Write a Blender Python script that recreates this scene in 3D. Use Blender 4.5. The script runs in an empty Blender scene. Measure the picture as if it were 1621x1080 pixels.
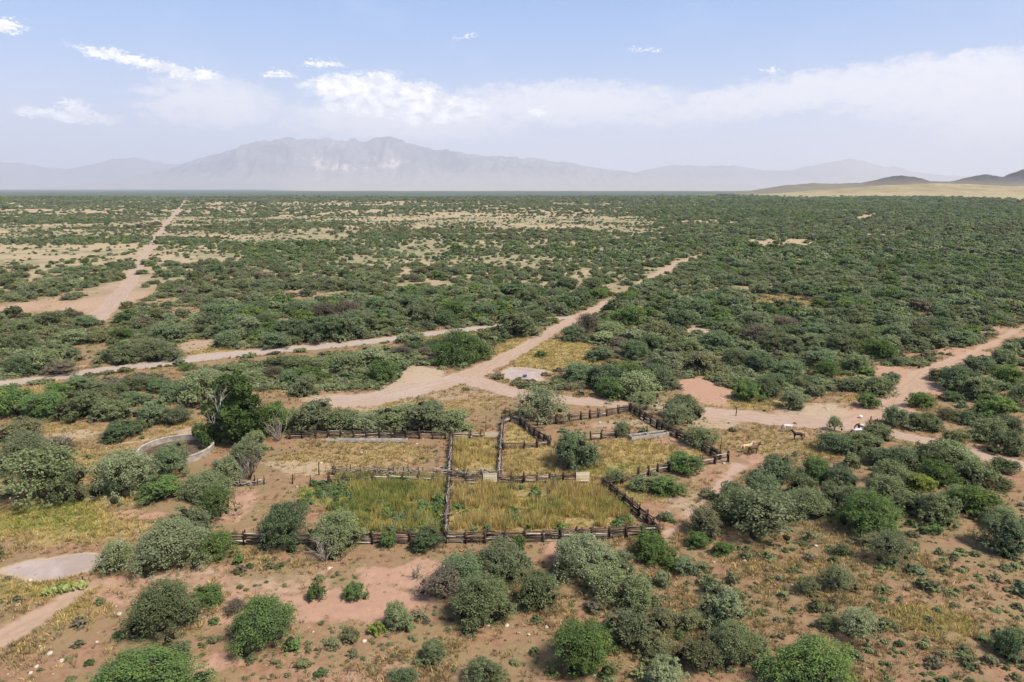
import bpy, bmesh, math, random
import numpy as np
from mathutils import Vector, Matrix, Euler
R = math.radians
SC = bpy.context.scene
COL = SC.collection
rng = np.random.default_rng(7)
random.seed(7)

# ------------------------------------------------------------ camera, world, sun, exposure
CAM_H = 45.0
PITCH = R(12.6)
FPX = 1621 * 24 / 36.0
cam_d = bpy.data.cameras.new('camera'); cam_d.lens = 24; cam_d.sensor_width = 36
cam_d.clip_start = 0.5; cam_d.clip_end = 90000
cam = bpy.data.objects.new('camera', cam_d); COL.objects.link(cam)
cam.location = (0, 0, CAM_H); cam.rotation_euler = (R(90) - PITCH, 0, 0)
SC.camera = cam

SUN_EL, SUN_AZ = R(54), R(122)            # azimuth clockwise from +Y (to the right, a little ahead)
sd = Vector((math.sin(SUN_AZ) * math.cos(SUN_EL), math.cos(SUN_AZ) * math.cos(SUN_EL), math.sin(SUN_EL)))
sun_d = bpy.data.lights.new('sun', 'SUN'); sun_d.energy = 3.6; sun_d.angle = R(13.0); sun_d.color = (1.0, 0.93, 0.83)
sun = bpy.data.objects.new('sun', sun_d); COL.objects.link(sun)
sun.rotation_euler = sd.to_track_quat('Z', 'Y').to_euler(); sun.location = (0, 0, 300)

SC.view_settings.view_transform = 'Standard'; SC.view_settings.look = 'None'
SC.view_settings.gamma = 1; SC.view_settings.use_curve_mapping = False
SC.view_settings.exposure = 1.08
SC.cycles.volume_bounces = 2; SC.cycles.max_bounces = 6; SC.cycles.diffuse_bounces = 3
SC.cycles.transparent_max_bounces = 8
try: SC.cycles.use_denoising = True
except Exception: pass

class NB:
    """small node-building helper"""
    def __init__(s, tree): s.t = tree; s.n = tree.nodes; s.l = tree.links
    def new(s, typ, **kw):
        n = s.n.new(typ)
        for k, v in kw.items(): setattr(n, k, v)
        return n
    def put(s, node, idx, v):
        if v is None: return
        if isinstance(v, bpy.types.NodeSocket): s.l.new(v, node.inputs[idx])
        else: node.inputs[idx].default_value = v
    def m(s, op, a, b=None, c=None, clamp=False):
        n = s.new('ShaderNodeMath', operation=op); n.use_clamp = clamp
        s.put(n, 0, a); s.put(n, 1, b); s.put(n, 2, c); return n.outputs[0]
    def mix(s, f, a, b, typ='MIX'):
        n = s.new('ShaderNodeMix', data_type='RGBA', blend_type=typ)
        s.put(n, 0, f)
        for i, v in ((6, a), (7, b)):
            if not isinstance(v, bpy.types.NodeSocket): v = (*v[:3], 1)
            s.put(n, i, v)
        return n.outputs[2]
    def noise(s, vec, scale, detail=4, rough=0.55, dist=0.0):
        n = s.new('ShaderNodeTexNoise'); s.put(n, 'Vector', vec); n.inputs['Scale'].default_value = scale
        n.inputs['Detail'].default_value = detail; n.inputs['Roughness'].default_value = rough
        n.inputs['Distortion'].default_value = dist; return n.outputs['Fac']
    def ss(s, v, lo, hi, a=0.0, b=1.0):
        n = s.new('ShaderNodeMapRange', interpolation_type='SMOOTHSTEP')
        s.put(n, 0, v); n.inputs[1].default_value = lo; n.inputs[2].default_value = hi
        n.inputs[3].default_value = a; n.inputs[4].default_value = b; return n.outputs[0]
    def lin(s, v, lo, hi, a=0.0, b=1.0):
        n = s.new('ShaderNodeMapRange'); s.put(n, 0, v)
        n.inputs[1].default_value = lo; n.inputs[2].default_value = hi
        n.inputs[3].default_value = a; n.inputs[4].default_value = b; return n.outputs[0]

def px_azel(px, py):
    """direction of a photograph pixel as azimuth / elevation in degrees"""
    u, v = (px - 810.5) / FPX, (540 - py) / FPX
    d = Vector((u, math.cos(PITCH) + v * math.sin(PITCH), -math.sin(PITCH) + v * math.cos(PITCH))).normalized()
    return math.degrees(math.atan2(d.x, d.y)), math.degrees(math.asin(d.z))

world = bpy.data.worlds.new('World'); SC.world = world; world.use_nodes = True
def build_world():
    nb = NB(world.node_tree); nb.n.clear()
    sky = nb.new('ShaderNodeTexSky', sky_type='NISHITA'); sky.sun_disc = False
    sky.sun_elevation = SUN_EL; sky.sun_rotation = SUN_AZ
    sky.altitude = 1000; sky.air_density = 1.0; sky.dust_density = 1.2; sky.ozone_density = 1.3
    tc = nb.new('ShaderNodeTexCoord').outputs['Generated']
    sp = nb.new('ShaderNodeSeparateXYZ'); nb.l.new(tc, sp.inputs[0])
    x, y, z = sp.outputs
    az = nb.m('MULTIPLY', nb.m('ARCTAN2', x, y), 180 / math.pi)
    el = nb.m('MULTIPLY', nb.m('ARCSINE', z), 180 / math.pi)
    cv = nb.new('ShaderNodeCombineXYZ'); nb.put(cv, 0, az); nb.put(cv, 1, nb.m('MULTIPLY', el, 1.9))
    nA = nb.noise(cv.outputs[0], 0.8, 9, 0.62, 0.3)
    nB = nb.noise(cv.outputs[0], 0.10, 6, 0.60, 0.3)
    nC = nb.noise(cv.outputs[0], 2.6, 7, 0.65, 0.3)
    azw = nb.m('ADD', az, nb.m('MULTIPLY', nb.m('SUBTRACT', nb.m('ADD', nb.m('MULTIPLY', nA, .6), nb.m('MULTIPLY', nC, .4)), .5), 6.5))
    elw = nb.m('ADD', el, nb.m('MULTIPLY', nb.m('SUBTRACT', nb.m('ADD', nb.m('MULTIPLY', nb.noise(cv.outputs[0], 1.1, 8, .62, .2), .5), nb.m('MULTIPLY', nb.noise(cv.outputs[0], 3.4, 6, .6, .2), .5)), .5), 2.6))
    def blob(px, py, wx, wy, tilt=0.0):
        a0, e0 = px_azel(px, py)
        sa, se = wx / FPX * 57.3 * 0.95, wy / FPX * 57.3 * 0.95
        da = nb.m('SUBTRACT', azw, a0); de = nb.m('SUBTRACT', elw, e0)
        if tilt: de = nb.m('SUBTRACT', de, nb.m('MULTIPLY', da, tilt))
        q = nb.m('ADD', nb.m('POWER', nb.m('ABSOLUTE', nb.m('DIVIDE', da, sa)), 2.0),
                 nb.m('POWER', nb.m('ABSOLUTE', nb.m('DIVIDE', de, se)), 2.0))
        return nb.m('SUBTRACT', 1.0, q, clamp=True)
    def union(bl):
        r = bl[0]
        for b in bl[1:]: r = nb.m('MAXIMUM', r, b)
        return r
    puffs = union([blob(560, 140, 90, 24), blob(600, 134, 46, 24), blob(660, 150, 52, 22), blob(715, 170, 80, 22, -0.1),
                   blob(690, 185, 66, 20), blob(240, 103, 110, 9, -0.17), blob(160, 84, 30, 8), blob(320, 117, 34, 7), blob(110, 184, 75, 9, -0.06),
                   blob(118, 172, 20, 14), blob(5, 40, 26, 10), blob(512, 101, 30, 7), blob(438, 118, 26, 6),
                   blob(735, 59, 22, 2.5, 0.15), blob(1025, 79, 30, 2), blob(1220, 111, 16, 3, 0.1), blob(855, 175, 22, 9),
                   blob(640, 172, 150, 16)])
    veil = union([blob(335, 165, 130, 48), blob(650, 190, 260, 42), blob(900, 165, 260, 44), blob(1250, 150, 330, 36, 0.12),
                  blob(1560, 140, 240, 60), blob(1590, 195, 120, 46), blob(1500, 110, 150, 26, .1), blob(1420, 140, 160, 46)])
    pf = nb.m('MULTIPLY', nb.ss(puffs, 0.0, 0.80), nb.ss(nC, .25, .5, .70, 1.0))
    vf = nb.ss(nb.m('ADD', nb.m('MULTIPLY', veil, 0.8), nb.m('MULTIPLY', nb.m('SUBTRACT', nA, 0.5), 1.3)), 0.05, 0.80)
    vf = nb.m('MULTIPLY', nb.m('MULTIPLY', vf, nb.ss(veil, 0.0, 0.5)), 0.80)
    # thin cloud streaks over the rest of the sky
    st = nb.m('MULTIPLY', nb.ss(nB, 0.50, 0.78), nb.ss(el, 3, 16, 0.2, 0.55))
    # pale murk low over the horizon
    low = nb.m('MULTIPLY', nb.ss(el, 9.5, 1.0), 0.75)
    lo2 = nb.m('MULTIPLY', nb.ss(el, 16.0, 4.0), 0.35)
    c = sky.outputs[0]
    c = nb.mix(nb.ss(el, 60, 12, 0.0, 0.72), c, (1.7, 3.7, 7.6))
    c = nb.mix(nb.m('MULTIPLY', st, .6), c, (5.6, 6.6, 8.4))
    c = nb.mix(lo2, c, (6.4, 6.8, 8.0))
    c = nb.mix(low, c, (6.6, 6.8, 8.0))
    c = nb.mix(vf, c, (9.2, 8.8, 8.8))
    shade = nb.ss(nA, 0.35, 0.65)
    c = nb.mix(pf, c, nb.mix(shade, (7.4, 7.4, 8.0), (12.5, 12.2, 12.2)))
    # below the horizon: the colour of hazy far ground
    c = nb.mix(nb.ss(el, -0.3, -2.0), c, (3.6, 3.6, 3.6))
    bg = nb.new('ShaderNodeBackground'); nb.l.new(c, bg.inputs[0]); bg.inputs[1].default_value = 0.066
    out = nb.new('ShaderNodeOutputWorld'); nb.l.new(bg.outputs[0], out.inputs[0])
build_world()

# ------------------------------------------------------------ noise and terrain in numpy
def _hash(ix, iy, seed):
    h = (ix.astype(np.int64) * 374761393 + iy.astype(np.int64) * 668265263 + seed * 1442695041) & 0xFFFFFFFF
    h = ((h ^ (h >> 13)) * 1274126177) & 0xFFFFFFFF
    return ((h ^ (h >> 16)) & 0xFFFF) / 65535.0
def vnoise(x, y, seed=0):
    x = np.asarray(x, float); y = np.asarray(y, float)
    ix, iy = np.floor(x), np.floor(y); fx, fy = x - ix, y - iy
    fx = fx * fx * (3 - 2 * fx); fy = fy * fy * (3 - 2 * fy)
    a, b = _hash(ix, iy, seed), _hash(ix + 1, iy, seed); c, d = _hash(ix, iy + 1, seed), _hash(ix + 1, iy + 1, seed)
    return (a * (1 - fx) + b * fx) * (1 - fy) + (c * (1 - fx) + d * fx) * fy
def fbm(x, y, s, octv=4, seed=0):
    v = 0; a = 0.5; t = 0
    for k in range(octv):
        v = v + a * vnoise(np.asarray(x) / s * 2 ** k + 17.3 * k, np.asarray(y) / s * 2 ** k - 9.1 * k, seed + k); t += a; a *= 0.5
    return v / t
def sst(v, a, b):
    t = np.clip((v - a) / (b - a), 0, 1); return t * t * (3 - 2 * t)
def height(x, y):
    x = np.asarray(x, float); y = np.asarray(y, float)
    near = (fbm(x, y, 38, 3, 3) - 0.5) * 0.9
    # eroded rise at the lower right of the view
    rise = sst(x + (90 - y) * 0.55, 22, 60) * sst(-y, -125, -70)
    gully = (fbm(x + y * 0.7, y * 0.6, 9, 3, 11) - 0.5)
    near = near + rise * (2.2 + gully * 1.6)
    far = (fbm(x, y, 420, 4, 5) - 0.5) * 16 * sst(y, 450, 1500) * (1 - 0.7 * sst(y, 4000, 9000))
    return near + far
def unproj(px, py, z=None):
    u, v = (px - 810.5) / FPX, (540 - py) / FPX
    dx, dy, dz = u, math.cos(PITCH) + v * math.sin(PITCH), -math.sin(PITCH) + v * math.cos(PITCH)
    h = 0.0 if z is None else z
    for _ in range(8 if z is None else 1):
        t = (CAM_H - h) / -dz
        X, Y = dx * t, dy * t
        if z is None: h = float(height(X, Y)) if Y < 700 else 0.0
    return X, Y
def proj(x, y, z=0.0):
    x = np.asarray(x, float); y = np.asarray(y, float); zz = z - CAM_H
    dep = y * math.cos(PITCH) - zz * math.sin(PITCH); up = y * math.sin(PITCH) + zz * math.cos(PITCH)
    dep = np.maximum(dep, 1e-3)
    return 810.5 + FPX * x / dep, 540 - FPX * up / dep
def G(px, py):
    X, Y = unproj(px, py); return Vector((X, Y, float(height(X, Y))))
def rng_m(px, py):
    X, Y = unproj(px, py); return math.sqrt(X * X * 0 + (Y * math.cos(PITCH) + CAM_H * math.sin(PITCH)) ** 2)

# ------------------------------------------------------------ mapping of the ground: roads, patches
def pl(pts): return np.array([unproj(*p) for p in pts])
def dist_pl(x, y, P, w=None):
    """distance to a world polyline (minus local half-width when w is given)"""
    best = np.full(np.shape(x), 1e9)
    for i in range(len(P) - 1):
        a, b = P[i], P[i + 1]; d = b - a; L2 = max(d @ d, 1e-9)
        t = np.clip(((x - a[0]) * d[0] + (y - a[1]) * d[1]) / L2, 0, 1)
        q = np.hypot(x - (a[0] + t * d[0]), y - (a[1] + t * d[1]))
        if w is not None: q = q - (w[i] * (1 - t) + w[i + 1] * t) / 2
        best = np.minimum(best, q)
    return best
ROADS = {   # name: (pixel course, widths in metres, hue 0 red .. 1 pale)
    'gravel_road': ([(-60, 618), (0, 608), (90, 597), (160, 586), (240, 577), (310, 567), (400, 558), (500, 549), (600, 539), (680, 529), (740, 522), (800, 516), (860, 508), (915, 501)], [7, 7, 7, 7, 7, 8, 8, 8, 7, 7, 7, 6, 4, 4], 1.2),
    'dirt_road': ([(640, 622), (690, 609), (735, 598), (790, 572), (840, 545), (880, 520), (910, 504), (945, 490), (968, 476), (985, 466), (1010, 450), (1040, 435), (1075, 416), (1120, 401), (1170, 391), (1240, 385), (1310, 382)], [7, 8, 8, 6, 5.5, 5.5, 5.5, 6, 5, 3, 3, 6, 7, 6, 4, 3, 2], 0.75),
    'corral_road': ([(735, 598), (780, 612), (830, 625), (880, 632), (950, 637), (1020, 642), (1100, 650), (1165, 657), (1230, 664), (1300, 669), (1370, 676), (1430, 690), (1490, 702), (1560, 722), (1680, 755)], [9, 7, 6, 6, 5.5, 5.5, 6, 6.5, 7, 8, 7, 5, 5, 5, 5], 0.8),
    'yard_track': ([(735, 598), (690, 607), (640, 620), (580, 632), (520, 636)], [9, 9, 10, 10, 8], 0.9),
    'fence_line_track': ([(140, 512), (175, 484), (205, 448), (228, 405), (250, 372), (272, 345), (288, 325), (297, 309)], [9, 8, 7, 6, 6, 8, 9, 9], 0.85),
    'footpath': ([(1170, 738), (1150, 760), (1118, 790), (1090, 815), (1062, 842), (1045, 858)], [2.5, 2, 1.2, 1.0, 1.0, 1.0], 0.7),
    'sandy_path': ([(-40, 1040), (0, 1012), (50, 985), (88, 960), (118, 938), (160, 924), (230, 918), (330, 905)], [3.4, 3.2, 2.8, 2.4, 2, 1.5, 1, 1], 0.6),
    'dry_wash': ([(1330, 668), (1395, 650), (1440, 618), (1470, 588), (1520, 566), (1570, 545), (1605, 525), (1660, 500)], [5, 7, 8, 6, 3, 3, 2, 1], 0.5),
}
RW = {k: (pl(p), np.array(w, float), h) for k, (p, w, h) in ROADS.items()}
def ell(px, py, wx, wy, rot=0):
    """pixel ellipse -> world centre, semi axes"""
    X, Y = unproj(px, py); Y1 = unproj(px, py - wy)[1]; Y0 = unproj(px, py + wy)[1]
    return (X, (Y0 + Y1) / 2, wx * rng_m(px, py) / FPX, (Y1 - Y0) / 2)
def ell_v(x, y, e): return 1 - np.hypot((x - e[0]) / e[2], (y - e[1]) / e[3])      # 1 at centre, 0 at the rim
PALE = [((160, 478, 60, 20), .55), ((203, 446, 26, 14), .6), ((228, 404, 15, 16), .6), ((250, 374, 10, 9), .55), ((268, 350, 12, 9), .6), ((286, 328, 9, 6), .6), ((1290, 655, 90, 12), .6), ((700, 622, 120, 12), .5), ((75, 905, 78, 24), 1.5), ((832, 594, 40, 11), 1.4), ((650, 600, 70, 22), .75), ((600, 640, 110, 16), .5), ((520, 632, 60, 14), .6), ((1085, 792, 48, 26), .55),
        ((990, 672, 75, 12), .55), ((1320, 655, 70, 16), .7), ((975, 484, 28, 8), 1.0), ((1030, 489, 40, 4), 1.1), ((460, 655, 50, 14), .3), ((1130, 668, 60, 9), .6),
        ((480, 735, 90, 14), .6), ((570, 707, 90, 9), .35), ((200, 805, 60, 10), .3), ((100, 690, 60, 10), .6), ((290, 690, 40, 8), .6), ((220, 700, 30, 5), .6), ((690, 925, 90, 26), .35), ((450, 920, 110, 26), .45), ((1110, 525, 30, 10), .7), ((300, 548, 40, 14), .6), ((120, 580, 25, 6), .6), ((450, 508, 20, 6), .6)]
REDS = [((1290, 690, 50, 8), .7), ((1450, 604, 52, 30), .95), ((1400, 650, 64, 18), .8), ((1530, 560, 60, 10), .8), ((1600, 525, 30, 12), .7), ((1510, 700, 60, 14), .6), ((1560, 735, 70, 14), .6), ((1210, 735, 40, 12), .6), ((1185, 690, 30, 8), .5), ((590, 945, 150, 30), .9), ((470, 960, 100, 26), .8), ((640, 905, 100, 20), .8), ((340, 1060, 60, 24), .7), ((560, 1060, 120, 30), .6), ((1118, 620, 42, 28), 1), ((905, 882, 45, 18), 1), ((380, 975, 60, 24), .7), ((300, 935, 260, 34), .6), ((500, 990, 240, 60), .35), ((1440, 600, 40, 40), .4),
        ((1500, 650, 130, 70), .4), ((240, 805, 50, 12), .7), ((1130, 760, 60, 40), .5), ((375, 800, 45, 36), .7), ((560, 725, 160, 18), .4), ((1080, 705, 50, 16), .6), ((30, 488, 50, 16), .9), ((150, 480, 70, 26), .9), ((190, 455, 30, 14), .9)]
YELL = [((870, 562, 105, 34), 1), ((1230, 702, 120, 30), .55), ((600, 652, 150, 26), .55), ((60, 690, 100, 26), .7), ((150, 730, 90, 30), .6), ((100, 830, 170, 46), .8), ((300, 690, 120, 24), .5),
        ((560, 725, 150, 26), .6), ((1000, 722, 130, 28), .85), ((330, 880, 200, 20), .5), ((1180, 635, 90, 14), .8), ((1380, 640, 60, 20), .5), ((460, 610, 60, 26), .5), ((700, 540, 70, 12), .6),
        ((840, 725, 50, 26), .8), ((330, 560, 90, 12), .7), ((590, 520, 50, 12), .5), ((1350, 960, 260, 120), .26), ((1250, 480, 80, 18), .6), ((1480, 505, 60, 16), .5), ((1300, 560, 120, 40), .35), ((760, 640, 60, 16), .5)]
GREN = [((60, 830, 130, 34), .6), ((200, 770, 90, 24), .6), ((60, 945, 130, 24), .55), ((690, 650, 70, 14), .35), ((960, 745, 80, 12), .6), ((1000, 778, 60, 22), .6), ((130, 985, 60, 26), .4), ((1470, 985, 70, 34), .45), ((40, 620, 120, 16), .4)]
PENS = {  # pixel outlines of the weed-grown pens and their weed kind
    'tall': [(716, 768), (760, 770), (935, 768), (958, 782), (1006, 826), (1005, 834), (712, 842)],
    'green': [(470, 772), (520, 764), (704, 762), (704, 842), (585, 842), (520, 805), (470, 800)],
    'lane': [(530, 752), (706, 756), (706, 763), (530, 764)],
    'small': [(720, 700), (786, 698), (786, 750), (718, 750)],
    'mid': [(798, 712), (870, 708), (884, 745), (930, 756), (798, 758)],
    'right': [(945, 700), (1040, 700), (1105, 716), (1130, 728), (1010, 752), (930, 745)],
    'back': [(805, 672), (825, 676), (850, 702), (800, 702)],
}
PW = {k: np.array([unproj(*p) for p in v]) for k, v in PENS.items()}
def in_poly(x, y, P):
    r = np.zeros(np.shape(x), bool); n = len(P)
    for i in range(n):
        x0, y0 = P[i]; x1, y1 = P[(i + 1) % n]
        if y0 == y1: continue
        c = ((y0 > y) != (y1 > y)) & (x < (x1 - x0) * (y - y0) / (y1 - y0) + x0); r ^= c
    return r
EP = {n: [(ell(*a), s) for a, s in L] for n, L in (('pale', PALE), ('red', REDS), ('yell', YELL), ('gren', GREN))}
def zone(x, y):
    """weights of pale dirt, red dirt, yellow grass, green growth, openness of scrub; nearest road distance and its hue"""
    wx = x + (fbm(x, y, 7, 3, 21) - .5) * 5 * (y < 700); wy = y + (fbm(x, y, 7, 3, 31) - .5) * 9 * (y < 700)
    W = {}
    for n, L in EP.items():
        v = np.zeros(np.shape(x))
        for e, s in L: v = np.maximum(v, s * np.clip(ell_v(wx, wy, e) * 2.2 + 0.25, 0, 1))
        W[n] = v
    rd = np.full(np.shape(x), 1e9); hue = np.zeros(np.shape(x)); kind = np.full(np.shape(x), -1, int)
    for k, (P, w, h) in enumerate(RW.values()):
        d = dist_pl(x, y, P, w) + (fbm(x, y, 3.0, 3, 41) - .5) * 2.2
        m = d < rd; rd = np.where(m, d, rd); hue = np.where(m, h, hue); kind = np.where(m, k, kind)
    pen = np.zeros(np.shape(x)); pgreen = np.zeros(np.shape(x))
    for k, P in PW.items():
        i = in_poly(wx * .3 + x * .7, wy * .2 + y * .8, P); pen = np.where(i, 1.0, pen)
        if k in ('green', 'lane'): pgreen = np.where(i, 1.0, pgreen)
    qx, qy = proj(x, y, 0); far_tan = (y > 1500) * sst(297 + (qx - 1200) / 421 * 25 - qy + (fbm(x, y / 3, 300, 4, 401) - .5) * 9, -1, 1.5) * sst(qx, 1190, 1290) * (.45 + 1.2 * sst(fbm(x, y / 2.5, 500, 4, 403), .36, .6))
    W['yell'] = np.maximum(W['yell'], far_tan)
    W['yell'] = np.maximum(W['yell'], pen * 0.95); W['gren'] = np.maximum(W['gren'], pgreen * 0.7)
    return W, rd, hue, kind, pen
def bare_far(x, y):
    """0 covered by scrub .. 1 open pale ground, for the country beyond the corral"""
    px, py = proj(x, y, 0)
    o = 0.50 * sst(py, 470, 440) * sst(px, 1150, 900) * sst(py, 325, 345)
    o = np.maximum(o, 0.75 * sst(np.hypot((px - 480) / 230, (py - 322) / 5), 1.1, .7))
    o = np.maximum(o, 0.55 * sst(np.hypot((px - 800) / 330, (py - 331) / 7), 1.1, .6))
    o = np.maximum(o, 0.55 * sst(np.hypot((px - 100) / 190, (py - 349) / 7), 1.1, .6))
    o = np.maximum(o, 0.6 * sst(np.hypot((px - 120) / 150, (py - 395) / 14), 1.1, .6))
    o = np.maximum(o, 1.0 * sst(np.hypot((px - 1120) / 70, (py - 352) / 6), 1.2, .5))
    o = np.maximum(o, 1.0 * sst(np.hypot((px - 1230) / 110, (py - 386) / 9), 1.1, .6))
    o = np.maximum(o, 1.0 * sst(np.hypot((px - 1370) / 60, (py - 346) / 8), 1.1, .6))
    o = np.maximum(o, 0.7 * sst(np.hypot((px - 700) / 330, (py - 440) / 26), 1.2, .5))
    o = np.maximum(o, 0.7 * sst(np.hypot((px - 300) / 110, (py - 455) / 16), 1.2, .5))
    o = np.maximum(o, 0.9 * sst(np.hypot((px - 150) / 90, (py - 480) / 26), 1.1, .7))
    o = np.maximum(o, 0.75 * sst(np.hypot((px - 30) / 60, (py - 490) / 14), 1.1, .7))
    o = np.maximum(o, 0.34 + .22 * sst(px, 1100, 850))
    n = fbm(x, y, 60, 4, 51) if np.ndim(x) else float(fbm(x, y, 60, 4, 51))
    n2 = fbm(x * 0.35, y, 200, 3, 57)
    n3 = fbm(x, y, 20, 3, 59)
    return np.clip(sst(o + (n - .5) * .9 + (n3 - .5) * 1.0 + (n2 - .5) * 0.6, 0.25, 0.85), 0, 1)

# ------------------------------------------------------------ object helpers
def tag(o, label=None, cat=None, group=None, kind=None):
    if label: o['label'] = label
    if cat: o['category'] = cat
    if group: o['group'] = group
    if kind: o['kind'] = kind
    return o
def link(name, data, mat=None, parent=None, loc=None):
    o = bpy.data.objects.new(name, data); COL.objects.link(o)
    if mat is not None and data is not None and not data.materials: data.materials.append(mat)
    if parent: o.parent = parent
    if loc is not None: o.location = loc
    return o
def empty(name, loc=(0, 0, 0), rz=0, scale=1):
    o = bpy.data.objects.new(name, None); COL.objects.link(o); o.empty_display_size = 0.5
    o.location = loc; o.rotation_euler = (0, 0, rz)
    o.scale = (scale,) * 3 if np.isscalar(scale) else scale
    return o
def mesh_np(name, V, F, attrs=None, smooth=False):
    """V (n,3); F (m,k) with k = 3 or 4; attrs: name -> (type, domain, array)"""
    me = bpy.data.meshes.new(name); V = np.ascontiguousarray(V, np.float32); F = np.ascontiguousarray(F, np.int32)
    me.vertices.add(len(V)); me.vertices.foreach_set('co', V.ravel())
    k = F.shape[1]; me.loops.add(F.size); me.loops.foreach_set('vertex_index', F.ravel())
    me.polygons.add(len(F)); me.polygons.foreach_set('loop_start', np.arange(0, F.size, k, dtype=np.int32))
    if smooth: me.polygons.foreach_set('use_smooth', np.ones(len(F), bool))
    me.update(calc_edges=True)
    for n, (t, dm, A) in (attrs or {}).items():
        a = me.attributes.new(n, t, dm)
        a.data.foreach_set('color' if t == 'FLOAT_COLOR' else ('vector' if t == 'FLOAT_VECTOR' else 'value'), np.ascontiguousarray(A, np.int32 if t == 'INT' else np.float32).ravel())
    return me

def new_mat(name):
    m = bpy.data.materials.new(name); m.use_nodes = True
    nb = NB(m.node_tree); nb.n.clear(); out = nb.new('ShaderNodeOutputMaterial')
    return m, nb, out
def principled(nb, out, col, rough=0.9, bump=None, bstr=0.3, bdist=0.05, spec=0.2):
    b = nb.new('ShaderNodeBsdfPrincipled'); nb.put(b, 'Base Color', col if isinstance(col, bpy.types.NodeSocket) else (*col, 1))
    nb.put(b, 'Roughness', rough); b.inputs['Specular IOR Level'].default_value = spec
    if bump is not None:
        bn = nb.new('ShaderNodeBump'); bn.inputs['Strength'].default_value = bstr; bn.inputs['Distance'].default_value = bdist
        nb.l.new(bump, bn.inputs['Height']); nb.l.new(bn.outputs[0], b.inputs['Normal'])
    nb.l.new(b.outputs[0], out.inputs[0]); return b
def attr(nb, name, typ='GEOMETRY', out='Fac'):
    a = nb.new('ShaderNodeAttribute'); a.attribute_name = name; a.attribute_type = typ; return a.outputs[out]

def mat_wood(name, c0, c1):
    m, nb, out = new_mat(name)
    co = nb.new('ShaderNodeTexCoord').outputs['Object']
    mp = nb.new('ShaderNodeMapping'); nb.l.new(co, mp.inputs[0]); mp.inputs['Scale'].default_value = (0.6, 9, 9)
    n = nb.noise(mp.outputs[0], 2.5, 6, .6)
    r = nb.new('ShaderNodeObjectInfo').outputs['Random']
    c = nb.mix(nb.ss(nb.m('ADD', n, nb.m('MULTIPLY', nb.m('SUBTRACT', r, .5), .5)), .3, .7), c0, c1)
    principled(nb, out, c, .9, n, .5, .02); return m
M_RAIL = mat_wood('weathered_rail', (0.036, 0.024, 0.018), (0.135, 0.10, 0.078))
M_POST = mat_wood('dark_post', (0.018, 0.011, 0.008), (0.060, 0.038, 0.028))
M_PALEWOOD = mat_wood('bleached_wood', (0.30, 0.26, 0.20), (0.50, 0.45, 0.37))
M_BOARD = mat_wood('tan_board', (0.55, 0.45, 0.29), (0.76, 0.66, 0.47))
M_STICK = mat_wood('grey_stick', (0.09, 0.07, 0.055), (0.30, 0.25, 0.21))
M_TRUNK = mat_wood('bark', (0.035, 0.026, 0.020), (0.10, 0.08, 0.06))

def mat_plain(name, c0, c1, scale=3, rough=.85, bstr=.3, coord='Object'):
    m, nb, out = new_mat(name)
    co = nb.new('ShaderNodeTexCoord').outputs[coord]
    n = nb.noise(co, scale, 6, .6)
    principled(nb, out, nb.mix(nb.ss(n, .35, .65), c0, c1), rough, n, bstr, .03); return m
M_CONC = mat_plain('concrete', (0.19, 0.16, 0.13), (0.36, 0.31, 0.26), 1.1)
M_CONC2 = mat_plain('pale_concrete', (0.25, 0.215, 0.175), (0.42, 0.37, 0.31), 1.4)
M_STONE = mat_plain('pale_stone', (0.34, 0.27, 0.20), (0.56, 0.47, 0.38), 4)
M_MUD = mat_plain('dark_mud', (0.06, 0.042, 0.03), (0.12, 0.085, 0.06), 1.2)
M_BLUE = mat_plain('blue_plastic', (0.05, 0.09, 0.20), (0.08, 0.13, 0.26), 6, .5)
M_WATER = mat_plain('trough_water', (0.02, 0.022, 0.02), (0.035, 0.035, 0.03), 1, .08, .02)

def mat_leaf(name, stops, trans=.3):
    """colour picked by the 'tint' of the plant, varied from leaf to leaf"""
    m, nb, out = new_mat(name)
    t = attr(nb, 'tint', 'INSTANCER'); rv = attr(nb, 'leaf', 'GEOMETRY')
    v = nb.m('ADD', t, nb.m('MULTIPLY', nb.m('SUBTRACT', rv, .5), .20))
    cr = nb.new('ShaderNodeValToRGB'); nb.l.new(v, cr.inputs[0])
    e = cr.color_ramp.elements
    while len(e) < len(stops): e.new(.5)
    for i, (p, c) in enumerate(stops): e[i].position = p; e[i].color = (*c, 1)
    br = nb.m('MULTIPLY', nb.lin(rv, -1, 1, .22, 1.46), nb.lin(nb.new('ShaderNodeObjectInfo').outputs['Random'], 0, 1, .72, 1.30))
    hs = nb.new('ShaderNodeHueSaturation'); nb.l.new(cr.outputs[0], hs.inputs['Color']); nb.l.new(br, hs.inputs['Value'])
    hs.inputs['Saturation'].default_value = 1.0
    d = nb.new('ShaderNodeBsdfDiffuse'); nb.l.new(hs.outputs[0], d.inputs[0])
    tr = nb.new('ShaderNodeBsdfTranslucent'); nb.l.new(hs.outputs[0], tr.inputs[0])
    mx = nb.new('ShaderNodeMixShader'); mx.inputs[0].default_value = trans
    nb.l.new(d.outputs[0], mx.inputs[1]); nb.l.new(tr.outputs[0], mx.inputs[2]); nb.l.new(mx.outputs[0], out.inputs[0])
    return m
TONE = {'d': .05, 'o': .22, 'g': .38, 'p': .50, 'b': .64, 'f': .80, 'y': .96}
M_LEAF = mat_leaf('mesquite_leaf', [(.0, (.165, .135, .105)), (.14, (.185, .168, .105)), (.26, (.175, .185, .080)), (.38, (.175, .208, .098)),
                                    (.50, (.220, .238, .130)), (.64, (.135, .175, .092)), (.80, (.112, .172, .055)), (1., (.22, .24, .05))], .38)
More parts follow.
